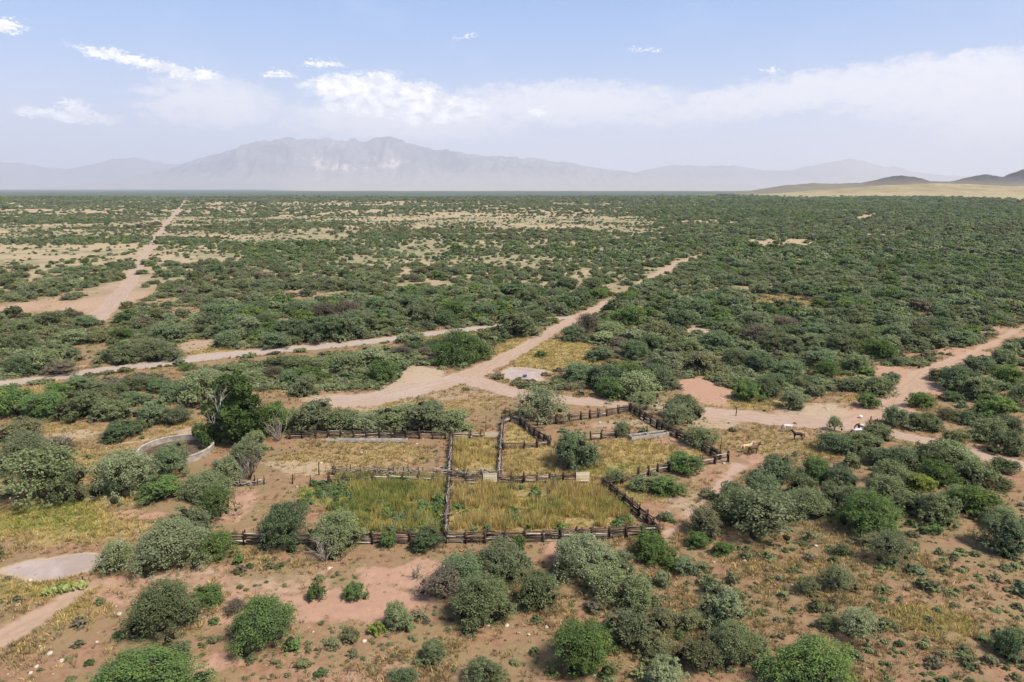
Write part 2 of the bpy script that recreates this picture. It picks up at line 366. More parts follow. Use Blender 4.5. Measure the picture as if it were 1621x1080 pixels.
M_GRASS = mat_leaf('grass_blade', [(.0, (.22, .155, .090)), (.25, (.33, .25, .125)), (.5, (.48, .36, .135)), (.7, (.31, .29, .085)), (1., (.14, .185, .045))], .35)

# ------------------------------------------------------------ ground
def build_ground():
    ys = [-60, -30, 0, 15, 28, 38, 44]; y = 46.0
    while y < 58000:
        ys.append(y); y *= 1.0042 if y < 260 else (1.008 if y < 2200 else 1.02)
    ys = np.array(ys); nx = 560
    t = np.linspace(-1, 1, nx)
    X = t[None, :] * (ys[:, None] + 75) * 1.0; Y = np.repeat(ys[:, None], nx, 1)
    x, y = X.ravel(), Y.ravel()
    W, rd, hue, kind, pen = zone(x, y)
    op = bare_far(x, np.maximum(y, 1))
    z = height(x, y)
    roadm = sst(rd, .35, -.6)
    z = z - roadm * .10 * (y < 700) + (fbm(x, y, 1.6, 3, 61) - .5) * .22 * (1 - roadm * .8) * (y < 260)
    px, py = proj(x, y, 0)
    A = np.stack([np.clip(W['pale'] / 1.6, 0, 1), W['red'], W['yell'], W['gren']], 1)
    B = np.stack([np.clip(-rd / 3 + .5, 0, 3), np.clip(hue / 1.5, 0, 1), op, pen], 1)
    V = np.stack([x, y, z], 1)
    r, c = len(ys), nx
    i = (np.arange(r - 1)[:, None] * c + np.arange(c - 1)[None, :]).ravel()
    F = np.stack([i, i + 1, i + 1 + c, i + c], 1)
    fk = np.where((rd[F].mean(1) < 0) & (y[F[:, 0]] < 5000), kind[F[:, 0]], -1)
    # ponds and pans get objects of their own
    for n_, e in ((100, ell(75, 905, 78, 24)), (101, ell(832, 594, 40, 11)), (102, ell(1118, 620, 42, 28))):
        mx_, my_ = x[F].mean(1), y[F].mean(1)
        fk = np.where((ell_v(mx_ + (fbm(mx_, my_, 4, 3, 3) - .5) * 7, my_ + (fbm(mx_, my_, 5, 3, 13) - .5) * 5, e) > 0.02), n_, fk)
    m = ground_material()
    names = {-1: 'ground', 100: 'dry_mud_flat', 101: 'clay_pan', 102: 'bare_red_field'}
    names.update({k: n for k, n in enumerate(RW)})
    labels = {'ground': 'red dirt plain patched with dry grass'}
    for k, n in names.items():
        sel = F[fk == k]
        if not len(sel): continue
        u, inv = np.unique(sel, return_inverse=True)
        me = mesh_np(n, V[u], inv.reshape(sel.shape), {'za': ('FLOAT_COLOR', 'POINT', A[u]), 'zb': ('FLOAT_COLOR', 'POINT', B[u])}, True)
        o = link(n, me, m); tag(o, kind='structure')
def ground_material():
    m, nb, out = new_mat('desert_ground')
    co = nb.new('ShaderNodeNewGeometry').outputs['Position']
    za = nb.new('ShaderNodeAttribute'); za.attribute_name = 'za'; zb = nb.new('ShaderNodeAttribute'); zb.attribute_name = 'zb'
    sa = nb.new('ShaderNodeSeparateColor'); nb.l.new(za.outputs['Color'], sa.inputs[0]); sb = nb.new('ShaderNodeSeparateColor'); nb.l.new(zb.outputs['Color'], sb.inputs[0])
    pale, red, yel = sa.outputs; gre = za.outputs['Alpha']; rd, hue, op = sb.outputs; pen = zb.outputs['Alpha']
    n1 = nb.noise(co, .9, 8, .65); n2 = nb.noise(co, .16, 6, .6, .5); n3 = nb.noise(co, 4.0, 5, .7); n4 = nb.noise(co, .035, 5, .6)
    pos = nb.new('ShaderNodeSeparateXYZ'); nb.l.new(co, pos.inputs[0]); Y = pos.outputs[1]; Xc = pos.outputs[0]
    RED0, RED1 = (.200, .112, .065), (.310, .185, .115)
    c = nb.mix(nb.ss(n1, .3, .7), RED0, RED1)
    c = nb.mix(nb.ss(nb.m('ADD', nb.m('MULTIPLY', n2, .6), nb.m('MULTIPLY', n1, .4)), .43, .56), c, nb.mix(n3, (.165, .115, .058), (.275, .195, .105)))          # thin dry grass litter
    c = nb.mix(nb.m('MULTIPLY', nb.ss(n4, .5, .66), .6), c, (.175, .145, .075))
    f = nb.m('ADD', nb.m('MULTIPLY', nb.m('SUBTRACT', n1, .5), 1.6), yel)
    c = nb.mix(nb.ss(f, .30, .75), c, nb.mix(n3, (.20, .145, .06), (.35, .265, .125)))
    f = nb.m('ADD', nb.m('MULTIPLY', nb.m('SUBTRACT', n1, .5), 1.4), gre)
    c = nb.mix(nb.m('MULTIPLY', nb.ss(f, .30, .75), .8), c, nb.mix(n3, (.11, .115, .035), (.21, .20, .065)))
    f = nb.m('ADD', nb.m('MULTIPLY', nb.m('SUBTRACT', n1, .5), 1.0), red)
    c = nb.mix(nb.ss(f, .30, .8), c, nb.mix(n1, (.29, .165, .11), (.40, .25, .175)))
    f = nb.m('ADD', nb.m('MULTIPLY', nb.m('SUBTRACT', n1, .5), .7), nb.m('MULTIPLY', pale, 1.6))
    palec = nb.mix(nb.ss(nb.m('MULTIPLY', pale, 1.6), .9, 1.3), nb.mix(n3, (.30, .225, .15), (.42, .325, .23)), nb.mix(nb.ss(n2, .35, .65), (.30, .235, .20), (.38, .31, .275)))
    c = nb.mix(nb.ss(f, .30, .8), c, palec)
    # far country: bushes run together into dark green, open flats stay tan
    farf = nb.ss(Y, 150, 420)
    nf = nb.noise(co, .02, 8, .7, .4); nf2 = nb.noise(co, .10, 6, .7)
    openc = nb.mix(nf2, (.27, .205, .12), (.41, .32, .205))
    midz = nb.m('MULTIPLY', nb.ss(nb.m('DIVIDE', Xc, Y), .30, .16), nb.ss(Y, 240, 300))
    under = nb.mix(nf2, (.190, .175, .080), (.335, .275, .145))
    under = nb.mix(midz, under, nb.mix(nb.ss(nf2, .35, .65), (.18, .165, .088), (.30, .25, .15)))
    fc = nb.mix(nb.ss(nb.m('ADD', op, nb.m('MULTIPLY', nb.m('SUBTRACT', nf2, .5), .9)), .3, .8), under, openc)
    c = nb.mix(nb.m('MULTIPLY', farf, nb.ss(nb.m('ADD', yel, nb.m('MULTIPLY', pale, 1.6)), .75, .2)), c, fc)
    # beyond ~3 km single bushes can no longer be seen
    vf = nb.ss(Y, 1800, 3600)
    big = nb.new('ShaderNodeMapping'); nb.l.new(co, big.inputs[0]); big.inputs['Scale'].default_value = (1, .30, 1)
    g1 = nb.noise(big.outputs[0], .016, 8, .75, .5); g2 = nb.noise(big.outputs[0], .0014, 6, .6, .5)
    scr = nb.mix(nb.ss(g1, .35, .65), (.040, .062, .044), (.085, .112, .075))
    scr = nb.mix(nb.ss(nb.m('ADD', nb.m('MULTIPLY', g1, .5), nb.m('MULTIPLY', g2, .5)), .58, .66), scr, (.26, .22, .15))
    scr = nb.mix(nb.ss(nb.m('ADD', yel, nb.m('MULTIPLY', nb.m('SUBTRACT', g1, .5), .8)), .35, .8), scr, (.36, .29, .16))
    c = nb.mix(vf, c, scr)
    # grassland far out
    gl = nb.m('MULTIPLY', nb.ss(nb.m('ADD', Y, nb.m('MULTIPLY', nb.m('SUBTRACT', g2, .5), 9000)), 12500, 14000), nb.ss(nb.m('DIVIDE', Xc, Y), -.38, -.28))
    c = nb.mix(gl, c, (.34, .32, .19))
    c = nb.mix(nb.m('MULTIPLY', nb.ss(Y, 28000, 36000), .8), c, (.28, .25, .20))
    # tracks
    hue1 = nb.m('MULTIPLY', hue, 1.5)
    rc = nb.mix(nb.ss(hue1, .5, 1.25), nb.mix(n3, (.31, .205, .14), (.41, .285, .205)), nb.mix(n3, (.31, .255, .22), (.41, .345, .30)))
    tr = nb.noise(co, 2.0, 3, .5)
    stp = nb.m('SINE', nb.m('ADD', nb.m('MULTIPLY', rd, 11.0), nb.m('MULTIPLY', n2, 5.0)))
    rc = nb.mix(nb.m('MULTIPLY', nb.ss(nb.m('ADD', stp, nb.m('MULTIPLY', nb.m('SUBTRACT', n1, .5), 2.5)), .2, 1.0), .34), rc, (.25, .165, .11))
    rc = nb.mix(nb.m('MULTIPLY', nb.ss(n2, .45, .62), .35), rc, (.31, .215, .145))
    c = nb.mix(nb.ss(nb.m('ADD', rd, nb.m('MULTIPLY', nb.m('SUBTRACT', nb.m('ADD', nb.m('MULTIPLY', n1, .5), nb.m('MULTIPLY', n2, .5)), .5), 1.6)), .34, .74), c, nb.mix(nb.m('MULTIPLY', nb.ss(tr, .5, .7), .3), rc, RED1))
    # dark specks: droppings, stubs and pebbles
    vo = nb.new('ShaderNodeTexVoronoi'); vo.inputs['Scale'].default_value = .8; nb.l.new(co, vo.inputs['Vector'])
    spk = nb.m('MULTIPLY', nb.ss(vo.outputs['Distance'], .30, .12), nb.ss(n2, .45, .6))
    spk = nb.m('MULTIPLY', spk, nb.ss(rd, .5, .3))
    c = nb.mix(nb.m('MULTIPLY', spk, .55), c, (.11, .075, .04))
    h = nb.m('ADD', nb.m('MULTIPLY', n1, 1.0), nb.m('MULTIPLY', n3, .35))
    principled(nb, out, c, .95, h, .45, .35, .1)
    return m
build_ground()

# ------------------------------------------------------------ mountains and hills
def mat_range(name, rock0, rock1, slope, sc, patch=None):
    m, nb, out = new_mat(name)
    co = nb.new('ShaderNodeNewGeometry').outputs['Position']
    n = nb.noise(co, sc, 8, .7, .3); n2 = nb.noise(co, sc * 6, 6, .7)
    c = nb.mix(nb.ss(n, .35, .65), rock0, rock1)
    c = nb.mix(nb.m('MULTIPLY', nb.ss(n2, .5, .7), .5), c, slope)
    mp5 = nb.new('ShaderNodeMapping'); nb.l.new(co, mp5.inputs[0]); mp5.inputs['Scale'].default_value = (1, .35, 3); n5 = nb.noise(mp5.outputs[0], sc * 5, 8, .8); c = nb.mix(nb.m('MULTIPLY', nb.ss(n5, .52, .62), .55), c, tuple(v * .38 for v in rock0))
    h = attr(nb, 'hf'); c = nb.mix(nb.ss(nb.m('ADD', h, nb.m('MULTIPLY', nb.m('SUBTRACT', n, .5), .5)), .42, .12), c, slope)
    if patch:
        p = attr(nb, 'patch'); c = nb.mix(nb.ss(nb.m('ADD', p, nb.m('MULTIPLY', nb.m('SUBTRACT', n2, .5), 3.2)), .35, .95), c, patch)
    principled(nb, out, c, .95, n2, .4, 1 / sc * .02, .05); return m
def range_mesh(name, prof, dc, depth, m, seed, rough=.3, n=(260, 71), patches=(), base=0.0):
    """heightfield whose crest, at distance dc, follows the skyline measured in the photograph"""
    pxs = np.array([p[0] for p in prof], float); pys = np.array([p[1] for p in prof], float)
    X0, X1 = (pxs[0] - 810.5) / FPX * dc, (pxs[-1] - 810.5) / FPX * dc
    nx, ny = n
    xs = np.linspace(X0, X1, nx); vs = np.linspace(-1, 1, ny)
    X, Vv = np.meshgrid(xs, vs); s = X / dc
    crest_px = s * FPX + 810.5
    hp = np.interp(crest_px, pxs, pys)
    zc = CAM_H + dc * np.tan(np.arctan((540 - hp) / FPX) - PITCH)
    zc = np.maximum(zc - base, 0)
    L = depth / 9
    rdg = 1 - np.abs(2 * fbm(X, Vv * depth, depth / 3.2, 5, seed) - 1) * 1.6
    rdg2 = 1 - np.abs(2 * fbm(X * 1.7, Vv * depth, depth / 6, 5, seed + 9) - 1) * 1.5
    fall = np.clip(1 - np.abs(Vv), 0, 1)
    shape = fall ** 1.7 * .62 + .38 * sst(fall, .35, 1)
    amp = rough * np.sin(np.clip(fall, 0, 1) * math.pi) ** .8
    Z = zc * shape * (1 + amp * (rdg * .7 + rdg2 * .4 - .55)) + zc * .045 * (fbm(X, Vv * depth, depth / 26, 3, seed + 4) - .5) * sst(fall, .3, 1) * 2
    Yw = dc + Vv * depth
    Z = Z + base * sst(fall, 0, .3) - 8 * (fall < .02)
    hf = Z / max(zc.max(), 1)
    pt = np.zeros_like(X)
    cx, cy = proj(X.ravel(), Yw.ravel(), Z.ravel()); cx = cx.reshape(X.shape); cy = cy.reshape(X.shape)
    for (a, b, wa, wb) in patches: pt = np.maximum(pt, 1 - np.hypot((cx - a) / wa, (cy - b) / wb))
    V = np.stack([X.ravel(), Yw.ravel(), Z.ravel()], 1)
    i = (np.arange(ny - 1)[:, None] * nx + np.arange(nx - 1)[None, :]).ravel()
    F = np.stack([i, i + 1, i + 1 + nx, i + nx], 1)
    me = mesh_np(name, V, F, {'hf': ('FLOAT', 'POINT', hf), 'patch': ('FLOAT', 'POINT', pt)}, True)
    o = link(name, me, m); tag(o, kind='structure'); return o
M_R1 = mat_range('blue_granite', (.055, .058, .075), (.21, .19, .20), (.24, .21, .19), .0006, (.52, .42, .36))  # patch colour: pinkish rock, brightened to paint sunlight on the face
M_R2 = mat_range('far_rock', (.13, .11, .12), (.20, .17, .17), (.22, .19, .18), .0006)
M_R3 = mat_range('dark_hill', (.034, .034, .040), (.060, .055, .055), (.16, .14, .09), .004)
M_R4 = mat_range('tan_slope', (.21, .175, .09), (.36, .285, .16), (.30, .25, .14), .004)
range_mesh('far_mountains', [(-300, 262), (-120, 256), (0, 257), (60, 258), (90, 265), (130, 268), (160, 262), (200, 252), (235, 250), (280, 259), (330, 262), (420, 270), (560, 285)], 43000, 5900, M_R2, 3, .35)
range_mesh('mountain_range', [(150, 292), (230, 280), (300, 267), (335, 252), (362, 243), (385, 238), (402, 230), (432, 225), (458, 221), (472, 218), (486, 222), (505, 221), (530, 218), (550, 224), (568, 219), (585, 226),
                              (600, 220), (616, 216), (630, 218), (650, 227), (690, 236), (720, 240), (765, 247), (850, 252), (900, 259), (950, 268), (1010, 275), (1080, 283), (1160, 291)],
           35000, 5900, M_R1, 5, .75, (420, 131), [(503, 258, 18, 24), (545, 265, 60, 10), (620, 259, 40, 12)])
range_mesh('eastern_mountains', [(960, 285), (1020, 268), (1060, 261), (1095, 263), (1150, 262), (1200, 270), (1240, 270), (1262, 264), (1290, 258), (1330, 251), (1350, 255), (1382, 265), (1400, 264), (1425, 272), (1480, 278), (1580, 283), (1800, 280)], 42000, 5300, M_R2, 12, .35)
range_mesh('dark_hills', [(1150, 307), (1200, 299), (1235, 293), (1275, 290), (1310, 291), (1355, 289), (1378, 283), (1402, 278), (1425, 279), (1450, 287), (1490, 288), (1515, 281), (1538, 276), (1562, 280), (1580, 280), (1597, 268), (1621, 260), (1680, 240), (1760, 236), (1900, 262), (2050, 285)],
           5400, 1000, M_R3, 20, .22, (300, 61))
range_mesh('tan_foothills', [(1180, 311), (1250, 305), (1310, 299), (1350, 296), (1400, 293), (1460, 290), (1520, 292), (1580, 295), (1640, 293), (1760, 290), (2050, 294)], 3900, 1300, M_R4, 30, .25, (220, 61))

# haze: one closed box round camera and scene, sky outside
def haze():
    me = bpy.data.meshes.new('haze'); bm = bmesh.new(); bmesh.ops.create_cube(bm, size=1)
    x0, x1, y0, y1, z0, z1 = -64000, 64000, -3500, 60000, -30, 3300
    for v in bm.verts: v.co = ((x1 if v.co.x > 0 else x0), (y1 if v.co.y > 0 else y0), (z1 if v.co.z > 0 else z0))
    bm.to_mesh(me); bm.free()
    m, nb, out = new_mat('haze_air')
    v = nb.new('ShaderNodeVolumePrincipled'); v.inputs['Color'].default_value = (.71, .725, .82, 1); v.inputs['Density'].default_value = 4.1e-5
    v.inputs['Anisotropy'].default_value = 0.0
    nb.l.new(v.outputs[0], out.inputs['Volume'])
    o = link('haze', me, m); tag(o, 'thin pale summer haze over the whole plain', 'haze', kind='stuff')
haze()

# ------------------------------------------------------------ tubes, sticks
def tube_np(paths, nseg=5):
    """paths: list of (points, radii) -> V, F (tapered tubes)"""
    VV, FF = [], []; off = 0
    for P, r in paths:
        P = [Vector(p) for p in P]; n = len(P)
        for i in range(n):
            d = (P[min(i + 1, n - 1)] - P[max(i - 1, 0)]).normalized()
            a = d.orthogonal().normalized() if abs(d.z) > .9 else Vector((0, 0, 1)).cross(d).normalized(); b = d.cross(a)
            for k in range(nseg):
                t = 2 * math.pi * k / nseg; VV.append(P[i] + (a * math.cos(t) + b * math.sin(t)) * r[i])
        for i in range(n - 1):
            for k in range(nseg):
                k2 = (k + 1) % nseg; FF.append((off + i * nseg + k, off + i * nseg + k2, off + (i + 1) * nseg + k2, off + (i + 1) * nseg + k))
        c = len(VV); VV.append(P[0]); VV.append(P[-1])
        for k in range(nseg):
            k2 = (k + 1) % nseg
            FF.append((c, off + k2, off + k, c)); FF.append((c + 1, off + (n - 1) * nseg + k, off + (n - 1) * nseg + k2, c + 1))
        off = len(VV)
    return np.array([tuple(v) for v in VV]), FF
def mesh_mixed(name, V, F, smooth=True):
    me = bpy.data.meshes.new(name)
    F = [tuple(dict.fromkeys(f)) for f in F]
    me.from_pydata([tuple(v) for v in V], [], F); me.update()
    if smooth: me.polygons.foreach_set('use_smooth', np.ones(len(me.polygons), bool))
    return me
def stick_mesh(name, seed, bend=.03):
    r = random.Random(seed); n = 5
    P = [(i / (n - 1), r.uniform(-bend, bend) * (0 < i < n - 1), r.uniform(-bend, bend) * (0 < i < n - 1)) for i in range(n)]
    V, F = tube_np([(P, [r.uniform(.8, 1.15) * (1 - .25 * i / (n - 1)) for i in range(n)])], 5)
    # the cross-section is stored in units of the stick radius: y, z scaled later
    return P, V, F
def make_sticks(name, mat, k, bend):
    out = []
    for s in range(k):
        r = random.Random(100 + s); n = 4
        P = [(i / (n - 1), r.uniform(-bend, bend) * (0 < i < n - 1), r.uniform(-bend, bend) * (0 < i < n - 1)) for i in range(n)]
        V, F = tube_np([(P, [.022 * r.uniform(.8, 1.2) * (1 - .3 * i / (n - 1)) for i in range(n)])], 5)
        me = mesh_mixed(name, V, F); me.materials.append(mat); out.append(me)
    return out
RAILS = make_sticks('rail', M_RAIL, 6, .018); PALERAILS = make_sticks('pale_rail', M_PALEWOOD, 3, .012)
STICKS = make_sticks('stick', M_STICK, 6, .05); POSTS = make_sticks('post', M_POST, 4, .012)
BOARDM = []
def stick_between(name, meshes, a, b, rad, parent):
    """a stick mesh (unit length on x, radius .022) laid from a to b"""
    me = random.choice(meshes); o = bpy.data.objects.new(name, me); COL.objects.link(o)
    a, b = Vector(a), Vector(b); d = b - a; L = d.length; q = d.to_track_quat('X', 'Z')
    s = rad / .022
    M = Matrix.Translation(a) @ q.to_matrix().to_4x4() @ Matrix.Diagonal((L, s, s, 1))
    if parent: o.parent = parent; M = parent_inv(parent) @ M
    o.matrix_basis = M; return o
def parent_inv(p): return (Matrix.LocRotScale(p.location, p.rotation_euler, p.scale)).inverted()

# ------------------------------------------------------------ corral fences
def gz(x, y): return float(height(x, y))
def walk(P, step):
    """points every ~step along a world polyline"""
    out = []
    for i in range(len(P) - 1):
        a, b = Vector(P[i]), Vector(P[i + 1]); L = (b - a).length; n = max(1, round(L / step))
        for k in range(n): out.append(a.lerp(b, k / n))
    out.append(Vector(P[-1])); return out
def fence(name, label, pix, h=1.45, nrail=6, step=2.3, pale=0.06, skip=0, cat='fence', post_h=1.75, gap=.0, mats=None):
    P = [unproj(*p) for p in pix]; c = P[0]
    t = empty(name, (c[0], c[1], gz(*c))); tag(t, label, cat, 'weathered mesquite-rail fences of the corral')
    W = walk(P, step)
    for i, p in enumerate(W):
        d = (W[min(i + 1, len(W) - 1)] - W[max(i - 1, 0)]).normalized(); nrm = Vector((-d.y, d.x))
        z = gz(p.x, p.y); hh = post_h * random.uniform(.88, 1.15)
        for s in (-1, 1):                                            # rails are stacked between paired posts
            if s == 1 and nrail < 4: continue
            q = p + nrm * .17 * s + d * random.uniform(-.1, .1)
            lean = Vector((random.uniform(-.06, .06), random.uniform(-.06, .06)))
            stick_between('post', POSTS, (q.x, q.y, z - .3), (q.x + lean.x, q.y + lean.y, z + hh), random.uniform(.12, .18), t)
    for i in range(len(W) - 1):
        a, b = W[i], W[i + 1]
        if random.random() < gap: continue
        d = (b - a).normalized()
        for k in range(nrail):
            if random.random() < skip: continue
            zz = .12 + (h - .12) * (k + random.uniform(-.28, .28)) / max(nrail - 1, 1)
            mm = PALERAILS if random.random() < pale else RAILS
            e = random.uniform(.1, .35)
            o1, o2 = random.uniform(-.09, .09), random.uniform(-.09, .09); n = Vector((-d.y, d.x))
            A, B = a - d * e + n * o1, b + d * e + n * o2
            stick_between('rail', mm, (A.x, A.y, gz(A.x, A.y) + zz + random.uniform(-.07, .07)), (B.x, B.y, gz(B.x, B.y) + zz + random.uniform(-.07, .07)), random.uniform(.06, .105), t)
    return t
def brush_wall(name, label, pix, h=1.5, per_m=5, step=2.6):
    P = [unproj(*p) for p in pix]; c = P[0]
    t = empty(name, (c[0], c[1], gz(*c))); tag(t, label, 'brush fence', 'walls of piled sticks between the pens')
    L = sum((Vector(P[i + 1]) - Vector(P[i])).length for i in range(len(P) - 1))
    W = walk(P, step)
    for i, p in enumerate(W):
        z = gz(p.x, p.y)
        for s in (-1, 1):
            stick_between('post', POSTS, (p.x + .3 * s, p.y, z - .3), (p.x + .3 * s + random.uniform(-.1, .1), p.y, z + h * random.uniform(.95, 1.25)), random.uniform(.08, .12), t)
    n = min(290, int(L * per_m)); W2 = walk(P, L / n)
    for i, p in enumerate(W2[:290]):
        j = min(i + 1, len(W2) - 1); d = (W2[j] - W2[max(j - 1, 0)]).normalized()
        z = gz(p.x, p.y); ln = random.uniform(1.6, 3.4); an = random.uniform(-.5, .5) + (0 if random.random() < .75 else random.uniform(-1, 1))
        d2 = Vector((d.x * math.cos(an * .5) - d.y * math.sin(an * .5), d.x * math.sin(an * .5) + d.y * math.cos(an * .5)))
        z0 = z + random.uniform(.1, h * .95); el = random.uniform(-.35, .4)
        a = Vector((p.x, p.y, z0)) - Vector((d2.x, d2.y, el)) * ln / 2; b = Vector((p.x, p.y, z0)) + Vector((d2.x, d2.y, el)) * ln / 2
        a.z = max(a.z, z + .02); b.z = max(b.z, z + .02)
        stick_between('stick', STICKS if random.random() < .85 else PALERAILS, a, b, random.uniform(.035, .075), t)
    return t
def board_gate(name, label, pa, pb, h=1.6, n=6):
    a, b = Vector(unproj(*pa)), Vector(unproj(*pb)); z = gz(a.x, a.y)
    t = empty(name, (a.x, a.y, z)); tag(t, label, 'gate', 'pale board gates of the corral')
    d = b - a; L = d.length; ang = math.atan2(d.y, d.x); t.rotation_euler = (0, 0, ang)
    for k in range(n):
        bm = bmesh.new(); bmesh.ops.create_cube(bm, size=1)
        bmesh.ops.scale(bm, vec=(L, .04, h / n * .74), verts=bm.verts); me = bpy.data.meshes.new('board'); bm.to_mesh(me); bm.free(); me.materials.append(M_BOARD)
        o = bpy.data.objects.new('board', me); COL.objects.link(o); o.parent = t
        o.location = (L / 2, -.34, .40 + h * (k + .5) / n); o.rotation_euler = (0, random.uniform(-.015, .015), 0)
    for xx in (.12, L - .12):
        o = stick_between('upright', PALERAILS, (0, 0, 0), (0, 0, h + .2), .055, None); o.parent = t
        o.matrix_basis = Matrix.Translation((xx, -.17, .12)) @ Vector((0, 0, 1)).to_track_quat('X', 'Z').to_matrix().to_4x4() @ Matrix.Diagonal((h + .2, 2.4, 2.4, 1))
    return t
fence('rail_fence', 'long dark stacked-rail fence along the front of the weed-grown pens', [(332, 862), (500, 862), (707, 860), (860, 858), (1042, 849)], 1.5, 10)
fence('rail_fence', 'slanting rail fence closing the right end of the tall yellow weeds', [(1042, 849), (1024, 828), (988, 797), (954, 772)], 1.5, 9, 2.0)
fence('rail_fence', 'low broken rail fence half hidden in grass right of the rail corner', [(958, 772), (985, 766), (1010, 758), (1040, 750)], 1.1, 4, 2.4, .3, .3, gap=.1)
fence('rail_fence', 'grey pole fence running from the round green bush to the outer right corner', [(1040, 750), (1075, 744), (1110, 738), (1152, 731)], 1.3, 4, 2.8, .5, .1)
fence('rail_fence', 'rail fence with a bleached top rail behind the tall yellow weeds', [(521, 767), (615, 766), (711, 764), (764, 766)], 1.15, 5, 2.3, .35, .1)
fence('rail_fence', 'rail fence between the two pale board gates', [(789, 765), (850, 765), (911, 764)], 1.25, 6, 2.3, .2)
brush_wall('brush_wall', 'long dark wall of piled sticks along the near side of the straw-coloured pen', [(529, 752), (620, 754), (712, 755), (790, 757)], 1.45, 6)
fence('rail_fence', 'rail fence behind the long pale trough at the back of the long pen', [(458, 695), (520, 693), (600, 693), (706, 695)], 1.3, 6, 2.4, .1)
fence('rail_fence', 'short bleached rail fence at the back of the small yellow weed pen', [(716, 694), (745, 694), (762, 694)], 1.0, 4, 2.4, .8)
fence('rail_fence', 'dark diagonal post-and-rail fence left of the grey-green tree, inside the back pen', [(824, 672), (845, 690), (870, 706)], 1.55, 9, 1.9)
fence('rail_fence', 'low rail fence at the front of the dark back-left pen', [(797, 712), (830, 711), (868, 706)], 1.0, 4, 2.6, .2, .15)
fence('rail_fence', 'short rail fence joining the back-left corner poles', [(795, 673), (808, 668), (824, 672)], 1.5, 6, 2.2, .3)
fence('rail_fence', 'back rail fence of the grey earth pen beside the dirt road', [(850, 674), (880, 671), (920, 665), (960, 659), (997, 652)], 1.4, 6, 2.3)
fence('rail_fence', 'dark diagonal rail fence running from the back corner to the water trough', [(997, 652), (1020, 665), (1040, 677), (1057, 686)], 1.65, 10, 2.0)
fence('rail_fence', 'long dark diagonal rail fence at the outer right side of the corral', [(1058, 687), (1085, 700), (1112, 714), (1140, 729)], 1.65, 10, 2.1)
fence('rail_fence', 'grey weathered rail fence left of the concrete water trough', [(935, 697), (952, 695), (975, 693), (996, 692)], 1.1, 5, 2.4, .5)
brush_wall('brush_wall', 'piled-stick wall between the green weeds and the tall yellow weeds', [(710, 768), (709, 790), (707, 820), (706, 856)])
brush_wall('brush_wall', 'piled-stick wall between the long pen and the small yellow weed pen', [(714, 698), (713, 725), (711, 754)])
brush_wall('brush_wall', 'piled-stick wall at the right side of the small yellow weed pen', [(795, 674), (793, 700), (791, 730), (790, 756)])
brush_wall('brush_wall', 'collapsed grey stick fence at the left end of the corral', [(376, 768), (388, 748), (400, 730), (412, 714)], 1.0, 7)
brush_wall('brush_wall', 'tumbled heap of fence sticks at the near left corner of the long pen', [(378, 770), (405, 768)], .9, 9)
board_gate('board_gate', 'pale board gate left of the tall yellow weed pen centre', (765, 766), (787, 766))
board_gate('board_gate', 'pale board gate under the rounded tree', (911, 765), (932, 764))
board_gate('board_gate', 'bleached board panel at the back of the small yellow weed pen', (768, 694), (789, 694), 1.0, 5)
for px, py, h, lab in ((403, 768, 1.7, 'lone dark fence post nearest the collapsed stick fence'), (418, 767, 1.5, 'lone dark fence post, second from the collapsed stick fence'),
                       (463, 766, 1.6, 'lone dark fence post among yellow grass, third from the collapsed stick fence'), (491, 767, 1.6, 'lone dark fence post left of the green weeds'),
                       (505, 752, 2.2, 'taller dark post standing on pale earth in the long pen'), (1165, 658, 1.7, 'solitary dark post beside the dirt road right of the corral'),
                       (769, 690, 4.0, 'tall thin pole behind the bleached board panel'), (1139, 729, 4.0, 'tall thin pole at the outer right corner of the corral'),
                       (800, 668, 3.2, 'tall leaning pole at the back-left corner of the corral'), (806, 668, 2.8, 'shorter leaning pole at the back-left corner of the corral'),
                       (1023, 690, 2.2, 'thin steel stake at the concrete water trough'), (131, 926, 1.1, 'short dark stake beside the dry mud flat'), (529, 752, 2.1, 'dark end post of the brushy rail fence in the long pen')):
    x, y = unproj(px, py); o = stick_between('wooden_post', POSTS, (x, y, gz(x, y) - .3), (x + .08, y, gz(x, y) + h), .11 if h < 3 else .075, None)
    tag(o, lab, 'post', 'single posts and poles around the corral')

# ------------------------------------------------------------ tank and troughs
def lathe(name, prof, mat, parent, n=96, jitter=0):
    V = []; F = []
    for r, z in prof:
        for k in range(n):
            a = 2 * math.pi * k / n; V.append((r * math.cos(a), r * math.sin(a), z))
    for i in range(len(prof) - 1):
        for k in range(n):
            k2 = (k + 1) % n; F.append((i * n + k, i * n + k2, (i + 1) * n + k2, (i + 1) * n + k))
    me = mesh_mixed(name, V, F, False); me.materials.append(mat)
    o = link(name, me, None, parent); return o
def tank():
    xl, yl = unproj(217, 722); xr, yr = unproj(337, 716)
    c = Vector(((xl + xr) / 2, (yl + yr) / 2 + .5)); rad = (xr - xl) / 2; z = gz(c.x, c.y)
    t = empty('water_tank', (c.x, c.y, z)); tag(t, 'large round open concrete stock tank partly hidden by shrubs', 'water tank')
    lathe('tank_wall', [(rad, -.4), (rad, 1.2), (rad - .03, 1.25), (rad - .30, 1.25), (rad - .33, 1.2), (rad - .33, -.2)], M_CONC, t)
    lathe('rim', [(rad + .04, 1.08), (rad + .06, 1.10), (rad + .06, 1.255), (rad + .03, 1.275), (rad - .33, 1.275), (rad - .36, 1.255), (rad - .36, 1.10)], M_CONC2, t)
    lathe('tank_floor', [(rad - .34, .25), (rad * .6, .22), (.02, .2)], M_MUD, t)
    V, F = tube_np([([(rad * .2, -rad * .2, .2), (rad * .2, -rad * .2, 1.1), (rad * .5, -rad * .6, 1.3)], [.06, .06, .05])])
    me = mesh_mixed('inlet_pipe', V, F); me.materials.append(M_POST); link('inlet_pipe', me, None, t)
tank()
